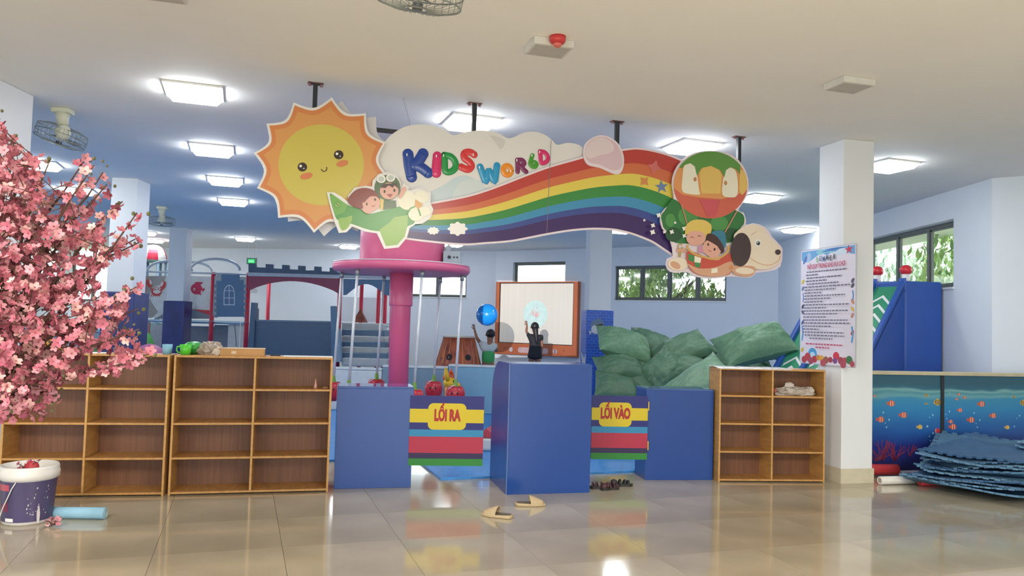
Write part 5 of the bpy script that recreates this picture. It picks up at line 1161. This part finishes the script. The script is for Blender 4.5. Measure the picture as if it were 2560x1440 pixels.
# ---------- green woven sacks
SACK = []
for i, c in enumerate(('#63876c', '#567a61', '#709878', '#7fa488')): SACK.append(M('woven_sack_%d' % i, c, .42, scale=22, var=.10, bump=.25, bscale=140))
def sack(lab, cpx, Y, L, Wd, H_, roll_, yaw=0, tilt=0, mt=0, seed=0, zc=None):
    p = D(cpx[0], cpx[1], Y); nu, nv = 40, 30; mb = MB(); rs = seed*5.3
    for s in (1, -1):
        for j in range(nv+1):
            for i in range(nu+1):
                u, v = 2*i/nu-1, 2*j/nv-1; e_ = max(0, (1-abs(u)**3)*(1-abs(v)**2.4)); th = (max(0, 1-abs(u)**2.3))**.62*(max(0, 1-v*v))**.5
                ww = 1-.10*(1-abs(u))*0+.0; x = u*L/2*(1+.05*v*v); y = v*Wd/2*(.86+.20*abs(u)**5)
                n_ = noise.noise(Vector((u*2+rs, v*2, s*1.7)))*.16+noise.noise(Vector((u*3+rs, v*11, s)))*.5*abs(u)**1.6+noise.noise(Vector((u*7+rs, v*6, 4+s)))*.05
                mb.v.append((x, y, s*H_/2*1.22*th*(1+n_)+.02*noise.noise(Vector((u*2+rs, v*2, 9)))))
    k = (nu+1)*(nv+1)
    for j in range(nv):
        for i in range(nu):
            a = j*(nu+1)+i; mb.f.append([a, a+1, a+nu+2, a+nu+1]); mb.f.append([k+a, k+a+nu+1, k+a+nu+2, k+a+1]); mb.m += [0, 0]
    # stitched mouth of the sack
    o = mb.build('stuffed_sack', SACK[mt], None, True, loc=p); o.rotation_mode = 'XYZ'; o.rotation_euler = (math.radians(tilt), -math.radians(roll_), yaw)
    tag(o, lab, 'sack', 'green woven sacks heaped by the back wall')
    x -= .05; se = MB(); 
    se.tube([(L/2*.985, (2*j/14-1)*Wd/2*.70, .006*math.sin(j*2.1)) for j in range(15)], .009, 5); se.build('stitched_seam', M('sack_seam', '#39543f', .7), o, True)
    return o
T_ = 38
sack('green sack at the left end of the top layer against the centre column', (1560, 862), 12.2, .85, .6, .40, -14, .2, T_, 2, 1)
sack('green sack in the top layer, second from the centre column, partly behind its neighbours', (1625, 868), 12.9, .75, .66, .44, -20, -.1, T_, 0, 2)
sack('green sack with a pointed corner rising to the right, top of the left heap', (1700, 882), 12.3, .98, .62, .42, 24, .15, T_, 0, 3)
sack('large shiny green sack alone on top at right with a crinkled mouth', (1885, 862), 11.6, 1.06, .66, .46, 16, .05, T_, 2, 4)
sack('pale green sack half hidden behind the rules poster', (1985, 880), 12.6, .8, .6, .4, -20, 0, T_, 3, 5)
sack('green sack under the left end sack beside the padded centre column', (1550, 922), 12.0, .72, .58, .36, 4, .2, 40, 1, 6)
sack('dark green sack in the middle layer below the pointed sack', (1610, 932), 12.2, .70, .6, .36, -30, 0, 40, 1, 7)
sack('green sack sloping steeply under the pointed sack', (1655, 928), 11.9, .62, .60, .36, 40, .1, 62, 0, 8)
sack('green sack with a small puckered corner below the pointed sack', (1722, 925), 12.0, .85, .55, .36, -12, .1, 40, 0, 9)
sack('bright green sack slanting up beside the right bookcase', (1745, 962), 10.9, .95, .6, .44, 34, .1, 45, 3, 10)
sack('dark green sack at the bottom left of the heap', (1545, 975), 11.6, .7, .55, .36, -16, .1, 40, 1, 11)
sack('dark green sack at the bottom middle of the heap', (1600, 965), 12.0, .8, .6, .38, 2, 0, 40, 1, 12)
sack('dark green sack at the bottom of the heap above the low right counter', (1672, 962), 12.0, .8, .6, .38, 12, 0, 40, 1, 13)
sack('dark green sack low behind the right bookcase under the shiny one', (1850, 925), 12.4, 1.0, .62, .42, 6, 0, 40, 0, 14)
sack('dark green sack low in the gap under the shiny sack', (1800, 905), 12.9, .9, .62, .42, -10, 0, 40, 1, 15)
for i, (x, l) in enumerate(((1560, 'left'), (1640, 'middle'), (1720, 'right'))):
    p = D(x, 1050, 12.3); s_ = sack('dark green sack on the floor at the %s of the heap bottom' % l, (x, 1040), 12.3, .9, .65, .5, 0, 0, 55, 1, 30+i)
# ---------- slide by the right wall
BV, GV = M('blue_vinyl', '#2f57a8', .35, var=.05, scale=3), M('green_slide', '#3c9470', .3, var=.08, scale=4)
N0 = Vector((5.56, 11.05, 0)); N0 = Vector((D(2262, 702, 11.05).x, 11.05, D(2262, 702, 11.05).z)); dn = Vector((-.67, -.50, 0)).normalized(); wv_ = Vector((-.6, .8, 0)).normalized()
sd = thing('play_slide', 'green padded slide with blue sides and white chevrons by the right wall', 'slide', (N0.x, N0.y, .0), 0)
ztop = N0.z; hz = .84; Ltot = 1.9
def sp_(t_, w, z=None):    # point on the slide bed
    zz = ztop-.08-1.10*t_*(1 if t_ < 1.4 else 1) if z is None else z; v = dn*t_+wv_*w; return Vector((v.x, v.y, max(zz, .05)))
prof_t = [0, .3, .6, .9, 1.2, 1.5, 1.7, 1.85, 2.0]
for w in (0, .42, .84, 1.26):
    mb = MB(); vs = []
    for t_ in prof_t:
        b_ = sp_(t_, w); vs += [b_+Vector((0, 0, .10)), b_+wv_*.07+Vector((0, 0, .10)), b_+wv_*.07+Vector((0, 0, -.05)), b_+Vector((0, 0, -.05))]
    fs = [(4*i+a, 4*i+(a+1) % 4, 4*i+4+(a+1) % 4, 4*i+4+a) for i in range(len(prof_t)-1) for a in range(4)]+[(0, 1, 2, 3), tuple(range(4*len(prof_t)-4, 4*len(prof_t)))]
    mb.add(vs, fs).build('side_rail', BV, sd, bevel=.02)
    p_ = sp_(0, w)+wv_*.035; MB().tube([p_+Vector((0, 0, .05))-dn*.1, p_+Vector((0, 0, .18))-dn*.1], .055, 14).build('white_post', WHITE, sd, True); MB().ell(p_+Vector((0, 0, .24))-dn*.1, (.085, .085, .075), 16, 10).build('red_knob', M('knob_red', '#d8303c', .3), sd, True)
for k_, w in enumerate((.07, .49, .91)):
    mb = MB(); vs = []
    for t_ in prof_t: b_ = sp_(t_, w); vs += [b_, b_+wv_*.35]
    mb.add(vs, [(2*i, 2*i+1, 2*i+3, 2*i+2) for i in range(len(prof_t)-1)]).build('slide_lane', GV, sd)
    for c_ in (.12, .24, .36, .48, .95, 1.07, 1.19):
        mb = MB(); c0 = sp_(c_+.10, w+.03)+Vector((0, 0, .006)); c1 = sp_(c_, w+.175)+Vector((0, 0, .006)); c2_ = sp_(c_+.10, w+.32)+Vector((0, 0, .006)); dz = sp_(.035, 0)-sp_(0, 0)
        mb.add([c0, c1, c2_, c2_+dz, c1+dz, c0+dz], [(0, 1, 4, 5), (1, 2, 3, 4)]); mb.build('chevron', WHITE, sd)
# solid near side panel and top platform
vs = [sp_(t_, 0)+Vector((0, 0, .02)) for t_ in prof_t]; base_ = [Vector((v.x, v.y, .022)) for v in vs]
wl = 6.13; pb0 = Vector((wl-N0.x, 0, 0)); 
mb = MB(); n = len(vs); off = wv_*.05
mb.add([v for v in vs]+[v for v in base_]+[v+off for v in vs]+[v+off for v in base_], [(i, i+1, n+i+1, n+i) for i in range(n-1)]+[(2*n+i, 3*n+i, 3*n+i+1, 2*n+i+1) for i in range(n-1)]+[(i, 2*n+i, 2*n+i+1, i+1) for i in range(n-1)]).build('side_panel', BV, sd)
tp = ztop; pts_ = [Vector((0, 0)), Vector((pb0.x-.01, .02)), Vector((pb0.x-.01, 1.9)), Vector((wv_.x*1.33, wv_.y*1.33))]
mb = MB(); mb.add([(v.x, v.y, .022) for v in pts_]+[(v.x, v.y, tp+(.0)) for v in pts_], [(3, 2, 1, 0), (4, 5, 6, 7)]+[(i, (i+1) % 4, 4+(i+1) % 4, 4+i) for i in range(4)]).build('platform_block', BV, sd, bevel=.03)
# ---------- castle play structure
CY = 19.1; fK = Fr((D(355, 700, CY).x, CY, 0), 0); K = lambda px, py, y=0: fK.h(px, py, y)
cas = thing('play_castle', 'indoor castle play structure with battlements, red posts, ramp and padded stairs', 'play structure', fK.o)
REDP, BLG, MAR, PALE = M('red_post_foam', '#cc2f48', .45), M('castle_blue_grey', '#56789a', .5, var=.04), M('castle_maroon', '#94405c', .5, var=.04), M('pale_beam', '#b4bcc8', .4)
LBL2, SLT = M('light_blue_beam', '#8fb0c8', .4), M('slate_vinyl', '#4a637c', .45, var=.04)
def kp(px, py, y=0): a, b = K(px, py, y); return (a, b)
def kbox(nm, x0, y0, x1, y1, ya, yb, mt, bev=0):
    a = kp(x0, y0, ya); b = kp(x1, y1, ya); z0, z1 = sorted((a[1], b[1])); X0, X1 = sorted((a[0], b[0])); return MB().box(X0, X1, ya, yb, max(z0, .022), z1).build(nm, mt, cas, bevel=bev)
def kpoly(nm, pts, y0, y1, mt, parent=None): return MB().plate([kp(a, b, y0) for a, b in pts], y0, y1).build(nm, mt, parent or cas)
for px, yt in ((356, 685), (532, 680), (620, 682), (850, 690), (982, 700)):
    x, z = kp(px, yt); MB().tube([(x, .06, .022), (x, .06, z)], .055, 14).build('post', REDP, cas, True)
for px, yt in ((372, 800), (673, 700), (905, 700), (948, 700), (965, 700)):
    x, z = kp(px, yt, 1.7); MB().tube([(x, 1.7, .022), (x, 1.7, z)], .05, 12).build('post', REDP if px > 400 else M('brown_post', '#6a4a50', .5), cas, True)
kbox('deck_beam', 352, 797, 618, 806, 0, .12, LBL2, .01)
MB().box(kp(352, 797)[0], kp(618, 797)[0], .12, 1.7, kp(352, 803)[1]-.02, kp(352, 800)[1]).build('deck', LBL2, cas)
kbox('top_beam', 350, 676, 622, 688, 0, .10, PALE, .02)
kbox('low_beam', 380, 879, 410, 885, 1.0, 1.1, LBL2)
kbox('grey_under_panel', 380, 812, 535, 882, 1.5, 1.55, M('under_grey', '#8e929c', .7))
kbox('grey_under_panel', 536, 812, 572, 884, 1.3, 1.35, M('under_grey', '#8e929c', .7))
kbox('white_panel', 571, 809, 616, 900, .25, .3, M('cream_panel', '#d8dad8', .5))
x, z = kp(586, 812, .2); x2, z2 = kp(590, 866, .2); MB().tube([(x, .22, z), (x2, .22, z2)], .006, 5).build('dark_rod', BLACK, cas)
CP_ = M('cream_panel', '#d8dad8', .5)
p1_ = kbox('crab_panel', 361, 690, 425, 795, .10, .13, CP_); kpoly('grey_rock_print', [(361, 690), (416, 690), (408, 708), (380, 720), (372, 745), (395, 780), (380, 795), (361, 795)], .097, .0995, M('rock_print', '#a9a39c', .6), p1_)
p2_ = kbox('fish_panel', 466, 690, 529, 776, .10, .13, CP_)
kpoly('lower_panel', [(400, 790), (420, 776), (470, 772), (528, 776), (528, 797), (385, 797)], .09, .098, M('hill_grey', '#7f8894', .6)); kpoly('lower_panel', [(482, 773), (529, 776), (529, 790)], .085, .089, M('stripe_red', '#c8484c', .6))
def kprint(nm, items, y, parent):
    mb = MB(); ms_ = []
    for i, (mt, pts) in enumerate(items):
        if mt not in ms_: ms_.append(mt)
        mb.mi = ms_.index(mt); yy = y-.003*(i+1); mb.flat([kp(a, b, yy) for a, b in pts], yy)
    return mb.build(nm, ms_, parent)
CRB = M('crab_red', '#cc4a44', .5); CRW = M('crab_white', '#e4d4d0', .5); q8 = lambda L_: [(340+a/4.5, 570+b/4.5) for a, b in L_]
kprint('printed_crab', [(CRB, q8(oval(230, 715, 60, 50))), (CRW, q8(oval(235, 705, 45, 35))), (CRB, q8(oval(150, 625, 30, 48, -20))), (CRW, q8(oval(165, 610, 14, 30, -20))), (CRB, q8(oval(305, 645, 28, 48, 20))), (CRW, q8(oval(292, 630, 13, 30, 20))), (CRB, q8(stroke([(160, 680), (200, 700)], 14))), (CRB, q8(stroke([(300, 690), (265, 705)], 14))), (FACE, q8(oval(215, 690, 6, 8))), (FACE, q8(oval(250, 688, 6, 8)))]+[(CRB, q8(stroke([(180+22*k, 745), (165+26*k, 772)], 7))) for k in range(5)], .094, p1_)
FR_ = M('fish_crimson', '#c22f56', .5)
kprint('printed_red_fish', [(FR_, q8(oval(680, 685, 65, 62))), (FR_, q8([(735, 650), (778, 690), (738, 730)])), (FR_, q8([(650, 615), (700, 605), (755, 612), (720, 645)])), (FR_, q8([(660, 735), (700, 745), (735, 755), (720, 720)])), (CRW, q8([(738, 660), (760, 648), (772, 670), (752, 685)])), (CRW, q8(oval(655, 690, 12, 16))), (FACE, q8(oval(652, 692, 5, 8))), (CRW, q8(oval(738, 715, 8, 14)))], .099, p2_)
# castle wall panel with checked edges and a window
cw = kbox('castle_wall_panel', 536, 690, 617, 792, .02, .06, M('castle_edge_pale', '#a4acb0', .5))
kpoly('blue_wall_face', [(541, 792), (541, 702), (553, 702), (553, 684), (599, 684), (599, 700), (609, 700), (609, 792)], .012, .0195, BLG, cw)
for i in range(6):
    for xx in (536, 609): kpoly('brick_check', [(xx, 712+i*15), (xx+8, 712+i*15), (xx+8, 719+i*15), (xx, 719+i*15)], .008, .0115, M('check_blue', '#6e8298', .5), cw)
kpoly('brick_check', [(553, 684), (541, 684), (541, 702), (553, 702)], .008, .0115, M('castle_edge_pale', '#a4acb0', .5), cw)
WL = M('window_line', '#c4d0dc', .5); mb = MB()
arch = [(560, 762), (560, 735)]+[(573+13*math.cos(math.radians(a)), 735-22*math.sin(math.radians(a))) for a in range(170, 0, -17)]+[(586, 735), (586, 762)]
for s in (stroke(arch, 2.2), stroke([(559, 762), (587, 762)], 2.4), stroke([(573, 714), (573, 762)], 1.8), stroke([(560, 727), (586, 727)], 1.6), stroke([(560, 745), (586, 745)], 1.6)): mb.flat([kp(a, b, .004) for a, b in s], .004)
mb.build('arched_window_print', WL, cw)
for (a0, a1, yt, base) in ((368, 480, 652, 678), (476, 600, 647, 676), (420, 530, 655, 678)):
    pts_ = [kp((a0+a1)/2+(a1-a0)/2*math.cos(math.radians(a)), base-(base-yt)*math.sin(math.radians(a)), .05+.4*(a0 == 420)) for a in range(0, 181, 15)]; MB().tube([(a, .05+.4*(a0 == 420), b) for a, b in pts_], .032, 8).build('roof_hoop', PALE, cas, True)
# bridge with battlements
bat = [(621, 658), (640, 659), (641, 668), (664, 669), (664, 660), (683, 661), (683, 671), (705, 672), (705, 662), (723, 663), (724, 673), (745, 674), (745, 664), (763, 665), (763, 676), (785, 676), (786, 666), (803, 667), (803, 678), (824, 679), (824, 669), (842, 670), (842, 680), (870, 682), (900, 684), (900, 674), (918, 675), (918, 685), (940, 686), (940, 676), (958, 677), (958, 690), (621, 681)]
kpoly('battlement', bat, -.02, .05, M('battlement_slate', '#4a5f78', .5))
kpoly('bridge_beam', [(620, 681), (980, 691), (980, 698), (620, 690)], -.03, .06, PALE)
a_ = [(628+i*(218/16), 724-26*math.sin(PI*i/16)**.8+10*(i/16)) for i in range(17)]
kpoly('maroon_arch', [(620, 690)]+[(620, 726)]+a_+[(848, 735), (848, 696)], 0, .04, MAR)
a_ = [(866+i*(96/12), 737-27*math.sin(PI*i/12)) for i in range(13)]
kpoly('blue_arch', [(858, 697), (858, 738)]+a_+[(976, 740), (976, 699)], 0, .04, BLG)
kbox('small_lamp_box', 628, 722, 640, 733, 1.2, 1.3, WHITE)
# ramp and its posts
kpoly('ramp_face', [(637, 802), (830, 806), (833, 905), (630, 905)], -.9, -.6, SLT)
kpoly('ramp_edge', [(637, 799), (830, 803), (830, 807), (637, 803)], -.92, -.58, M('ramp_edge', '#6c8296', .5))
kpoly('ramp_post', [(628, 756), (639, 757), (633, 905), (616, 905)], -.98, -.8, SLT); kpoly('ramp_post', [(641, 770), (644, 772), (640, 905), (634, 905)], -.8, -.7, SLT)
kpoly('ramp_post', [(826, 765), (838, 765), (843, 905), (829, 905)], -.98, -.8, M('ramp_post_blue', '#5c7e9c', .5)); kpoly('ramp_post', [(838, 830), (848, 822), (852, 905), (840, 905)], -1.2, -1.0, M('ramp_post_pale', '#8fa8bc', .5))
MB().tube([(kp(637, 800)[0], -.99, kp(637, 800, -.99)[1]), (kp(633, 880)[0], -.99, kp(633, 880, -.99)[1])], .008, 6).build('white_cord', WHITE, cas)
# stairs: padded steps rising away
SW_ = M('step_white', '#c8ccca', .5); ys = [915, 898, 884, 870, 856, 842, 826, 809]
for i in range(7):
    yk = -1.0+.30*i; x0, z0 = kp(853-0*i, ys[i], yk); x1, z1 = kp(972-2.2*i, ys[i+1], yk)
    MB().box(x0, x1, yk, 1.4, max(.022, z0), z1).build('padded_step', SLT if i % 2 == 0 and 0 else (M('step_blue', '#62809c', .5) if i % 2 else SW_), cas, bevel=.035)
kbox('landing', 853, 806, 962, 812, 1.1, 1.9, M('landing_pale', '#a9b8c4', .5)); kbox('side_beam', 962, 815, 985, 819, .6, .7, PALE)
# net panels seen through the arches
NET = bpy.data.materials.new('safety_net'); NET.use_nodes = True; nt = NET.node_tree; b = nt.nodes['Principled BSDF']; b.inputs['Base Color'].default_value = rgb('#e6e6ea'); b.inputs['Alpha'].default_value = .35
kbox('safety_net', 853, 742, 960, 806, 1.75, 1.752, NET)
# small teepee-like volcano on the landing
p_ = kp(900, 806, 1.4); p2 = kp(900, 770, 1.4); mb = MB(); h_ = p2[1]-p_[1]; mb.add([(p_[0]-.17, 1.25, p_[1]), (p_[0]+.17, 1.25, p_[1]), (p_[0]+.17, 1.6, p_[1]), (p_[0]-.17, 1.6, p_[1]), (p_[0], 1.42, p2[1])], [(0, 1, 4), (1, 2, 4), (2, 3, 4), (3, 0, 4), (3, 2, 1, 0)])
mb.build('brown_pyramid', M('pyramid_brown', '#8a4a3c', .6, scale=6, var=.4), cas)
# exit sign
p = D(630, 652, 21.9); q = D(612, 652, 21.9); t = thing('exit_sign', 'small lit green emergency exit sign hanging above the battlements', 'sign', (p.x, 18.2*0+20.5, 0))
fE = Fr((D(630, 652, 21.6).x, 21.6, 0), 0); t.location = fE.o; x0, z0 = fE.h(616, 660); x1, z1 = fE.h(641, 645)
MB().box(x0, x1, 0, .06, z0, z1).build('sign_box', M('exit_box', '#3f6a58', .5), t); MB().flat([(x0+.045, z0+.03), (x1-.045, z0+.03), (x1-.045, z1-.04), (x0+.045, z1-.04)], -.004).build('lit_panel', emitmat('exit_green', '#2fb45c', .9), t)
mb = MB(); 
for k in range(4): mb.flat([(x0+.065+k*.036, z0+.05), (x0+.085+k*.036, z0+.05), (x0+.085+k*.036, z1-.065), (x0+.065+k*.036, z1-.065)], -.006)
mb.build('sign_pictogram', emitmat('exit_pale', '#8fe0a8', 1.0), t)
for xx in (x0+.03, x1-.03): MB().tube([(xx, .03, z1), (xx, .03, HC)], .003, 5).build('hanger_rod', STEEL, t)
# red-white tent dome and pavilion at far left
p = D(383, 640, 21.7); fT = Fr((p.x, 21.7, 0), 0); t = thing('tent_pavilion', 'toy pavilion with a red and white striped dome roof behind the left column', 'pavilion', fT.o)
zr = fT.h(383, 652)[1]; za_ = fT.h(383, 612)[1]; R_ = abs(fT.h(349, 650)[0]); n = 8
def gore(k0, mt, nm):
    mb = MB()
    for k in range(k0, n, 2):
        for i in range(6):
            for s in range(3):
                a0, a1 = 2*PI*(k+s/3)/n, 2*PI*(k+(s+1)/3)/n; f0, f1 = i/6, (i+1)/6; pr_ = lambda f: (R_*math.cos(f*PI/2)**.8, zr+(za_-zr)*math.sin(f*PI/2)**1.2)
                (r0, z0), (r1, z1) = pr_(f0), pr_(f1); mb.add([(r0*math.cos(a0), r0*math.sin(a0), z0), (r0*math.cos(a1), r0*math.sin(a1), z0), (r1*math.cos(a1), r1*math.sin(a1), z1), (r1*math.cos(a0), r1*math.sin(a0), z1)], [(0, 1, 2, 3)])
    mb.build(nm, mt, t, True)
gore(0, M('tent_red', '#d6304c', .5), 'red_gores'); gore(1, WHITE, 'white_gores'); MB().lathe([(R_, zr-.04), (R_, zr+.01)], n=40).build('dome_ring', M('tent_green', '#5c8c84', .5), t)
for k in range(6): a = 2*PI*k/6+.3; MB().tube([(R_*.9*math.cos(a), R_*.9*math.sin(a), .022), (R_*.9*math.cos(a), R_*.9*math.sin(a), zr-.04)], .035, 8).build('pavilion_post', LBL2, t, True)
MB().lathe([(R_*.86, .022), (R_*.86, 1.3)], n=32).build('pavilion_wall', M('pavilion_teal', '#6d928f', .5), t, True)
# soft toys near the floor at far left
for (px, py, Y, r_, h_, c, lab) in ((374, 872, 11.2, .26, .25, '#a05a86', 'purple padded mound toy left of the dark navy pad'), (368, 850, 13.4, .15, .5, '#3f8a3c', 'green plush plant toy behind the purple mound'), (118, 858, 9.5, .24, .24, '#d8a02c', 'yellow padded toy seen through the blossoms at far left'), (222, 866, 9.3, .12, .16, '#2f7a44', 'dark green small padded toy seen behind the bookcase top')):
    p = D(px, py, Y); t = MB().lathe([(r_, 0), (r_*1.02, h_*.0+p.z-h_*.7), (r_*.85, p.z-h_*.2), (r_*.4, p.z+h_*.1), (r_*.1, p.z+h_*.2)], n=24).build('padded_toy', M('toy'+c, c, .5), None, True, loc=(p.x, p.y, .022)); tag(t, lab, 'toy')
t = thing('soft_partition', 'grey padded partition wall seen through the blossoms at left', 'partition', (-6.3, 12.6, .022), .05)
MB().box(-3.2, -.2, 0, .15, 0, 1.2).build('partition_body', M('partition_grey', '#8f9ba8', .6), t, bevel=.02); MB().box(-3.2, -.2, -.01, .16, 1.2, 1.26).build('partition_cap', LBL2, t, bevel=.02)
# ---------- prints on the centre column pad
fc = Fr(cc.location, cc.rotation_euler.z); cp = lambda px, py, y: fc.h(px, py, y); GW, GG = M('print_shark_pale', '#c8ccd0', .4), M('print_shark_grey', '#5f7c98', .4)
q3 = lambda L_: [(1080+a/4, 600+b/4) for a, b in L_]
def cprint(nm, items):
    mb = MB(); ms_ = []
    for i, (mt, pts) in enumerate(items):
        if mt not in ms_: ms_.append(mt)
        mb.mi = ms_.index(mt); yy = -.053-.002*i; mb.flat([cp(a, b, yy) for a, b in pts], yy)
    return mb.build(nm, ms_, cc)
cprint('printed_shark', [(GG, q3(oval(1655, 860, 72, 68, -35))), (GW, q3(oval(1650, 890, 60, 48, -20))), (FACE, q3(cr([(1625, 850), (1665, 842), (1715, 838), (1690, 862), (1650, 862)], 3))), (GW, q3([(1600, 920), (1575, 950), (1572, 905)])), (GW, q3([(1695, 920), (1722, 970), (1712, 905)])), (GG, q3([(1640, 810), (1665, 770), (1685, 815)]))])
cprint('printed_plant', [(GW, q3([(1502, 1240), (1490, 1110), (1520, 1190), (1540, 1130), (1532, 1240)]))]); cprint('printed_turtle', [(M('print_cream', '#d8d4a4', .4), q3(cr([(1795, 1090), (1745, 1120), (1718, 1170), (1740, 1195), (1795, 1180)], 3)))])
cprint('printed_jellyfish', [(M('print_lilac', '#b4a4d8', .4), cr([(1489, 990), (1489, 962), (1500, 955), (1515, 965), (1524, 985), (1522, 1005), (1489, 1005)], 3)), (M('print_pink', '#d09ac0', .4), stroke([(1494, 960), (1490, 950)], 2)), (M('print_pink', '#d09ac0', .4), stroke([(1505, 957), (1507, 948)], 2))])
# ================================================================== OUTSIDE
TRK = M('tree_bark', '#5f5a4c', .9, bump=.4)
def outtree(lab, x, y, R_, zc, n_, cols, seed):
    t = thing('garden_tree', lab, 'tree', (x, y, -1.2), 0, 'trees outside the windows'); ra = random.Random(seed); mb = MB()
    MB().tube([(0, 0, 0), (.1, 0, 2), (.0, .1, zc+1.2)], [.18, .14, .08], 10).build('trunk', TRK, t, True)
    for i in range(10):
        a = ra.uniform(0, 6.28); MB().tube([(.05, 0, 1.8+.2*i), (R_*.5*math.cos(a), R_*.5*math.sin(a), 2.4+.25*i), (R_*.9*math.cos(a), R_*.9*math.sin(a), 2.8+.3*i)], [.05, .03, .012], 6).build('bough', TRK, t, True)
    ms_ = [M('leaf'+c, c, .6, scale=3, var=.2) for c in cols]
    cl_ = [(Vector((ra.gauss(0, 1), ra.gauss(0, 1), ra.gauss(0, .8)))).normalized()*R_*ra.uniform(.3, 1) for _ in range(46)]
    for i in range(n_):
        c = ra.choice(cl_)+Vector((ra.gauss(0, .3), ra.gauss(0, .3), ra.gauss(0, .22))); c.z += zc+1.2; m_ = Matrix.Translation(c) @ Matrix.Rotation(ra.uniform(0, 6.28), 4, 'Z') @ Matrix.Rotation(ra.uniform(.3, 1.6), 4, 'X'); s_ = ra.uniform(.07, .16); mb.mi = ra.randrange(len(ms_))
        mb.add([m_ @ Vector(v)*1 for v in ((-s_*.35, 0, 0), (0, -s_, 0), (s_*.35, 0, 0), (0, s_, 0))], [(0, 1, 2, 3)])
    o = mb.build('foliage', ms_, t); o['kind'] = 'stuff'
LC = ('#a4bf70', '#bcd284', '#7e9c5c', '#dcecb0')
outtree('leafy tree outside the left panes of the back right window', 5.0, 24.5, 2.3, 2.6, 6500, LC, 1); outtree('grey-green tree outside the right panes of the back right window', 8.2, 22.0, 2.2, 2.4, 6500, ('#a4b8a2', '#bccab4', '#7f9884', '#dce6d0'), 2)
outtree('pale leafy tree outside the right wall window near its front pane', 10.6, 15.4, 2.0, 2.6, 5500, LC, 3); outtree('pale leafy tree outside the right wall window farther back', 11.5, 20.3, 2.1, 2.6, 5500, ('#b4c8a8', '#c8d6b8', '#8ea886', '#e2ecd2'), 4)
struct(MB().box(-40, 40, -30, 60, -1.3, -1.2).build('ground_outside', M('garden_soil', '#8a9070', .9)))
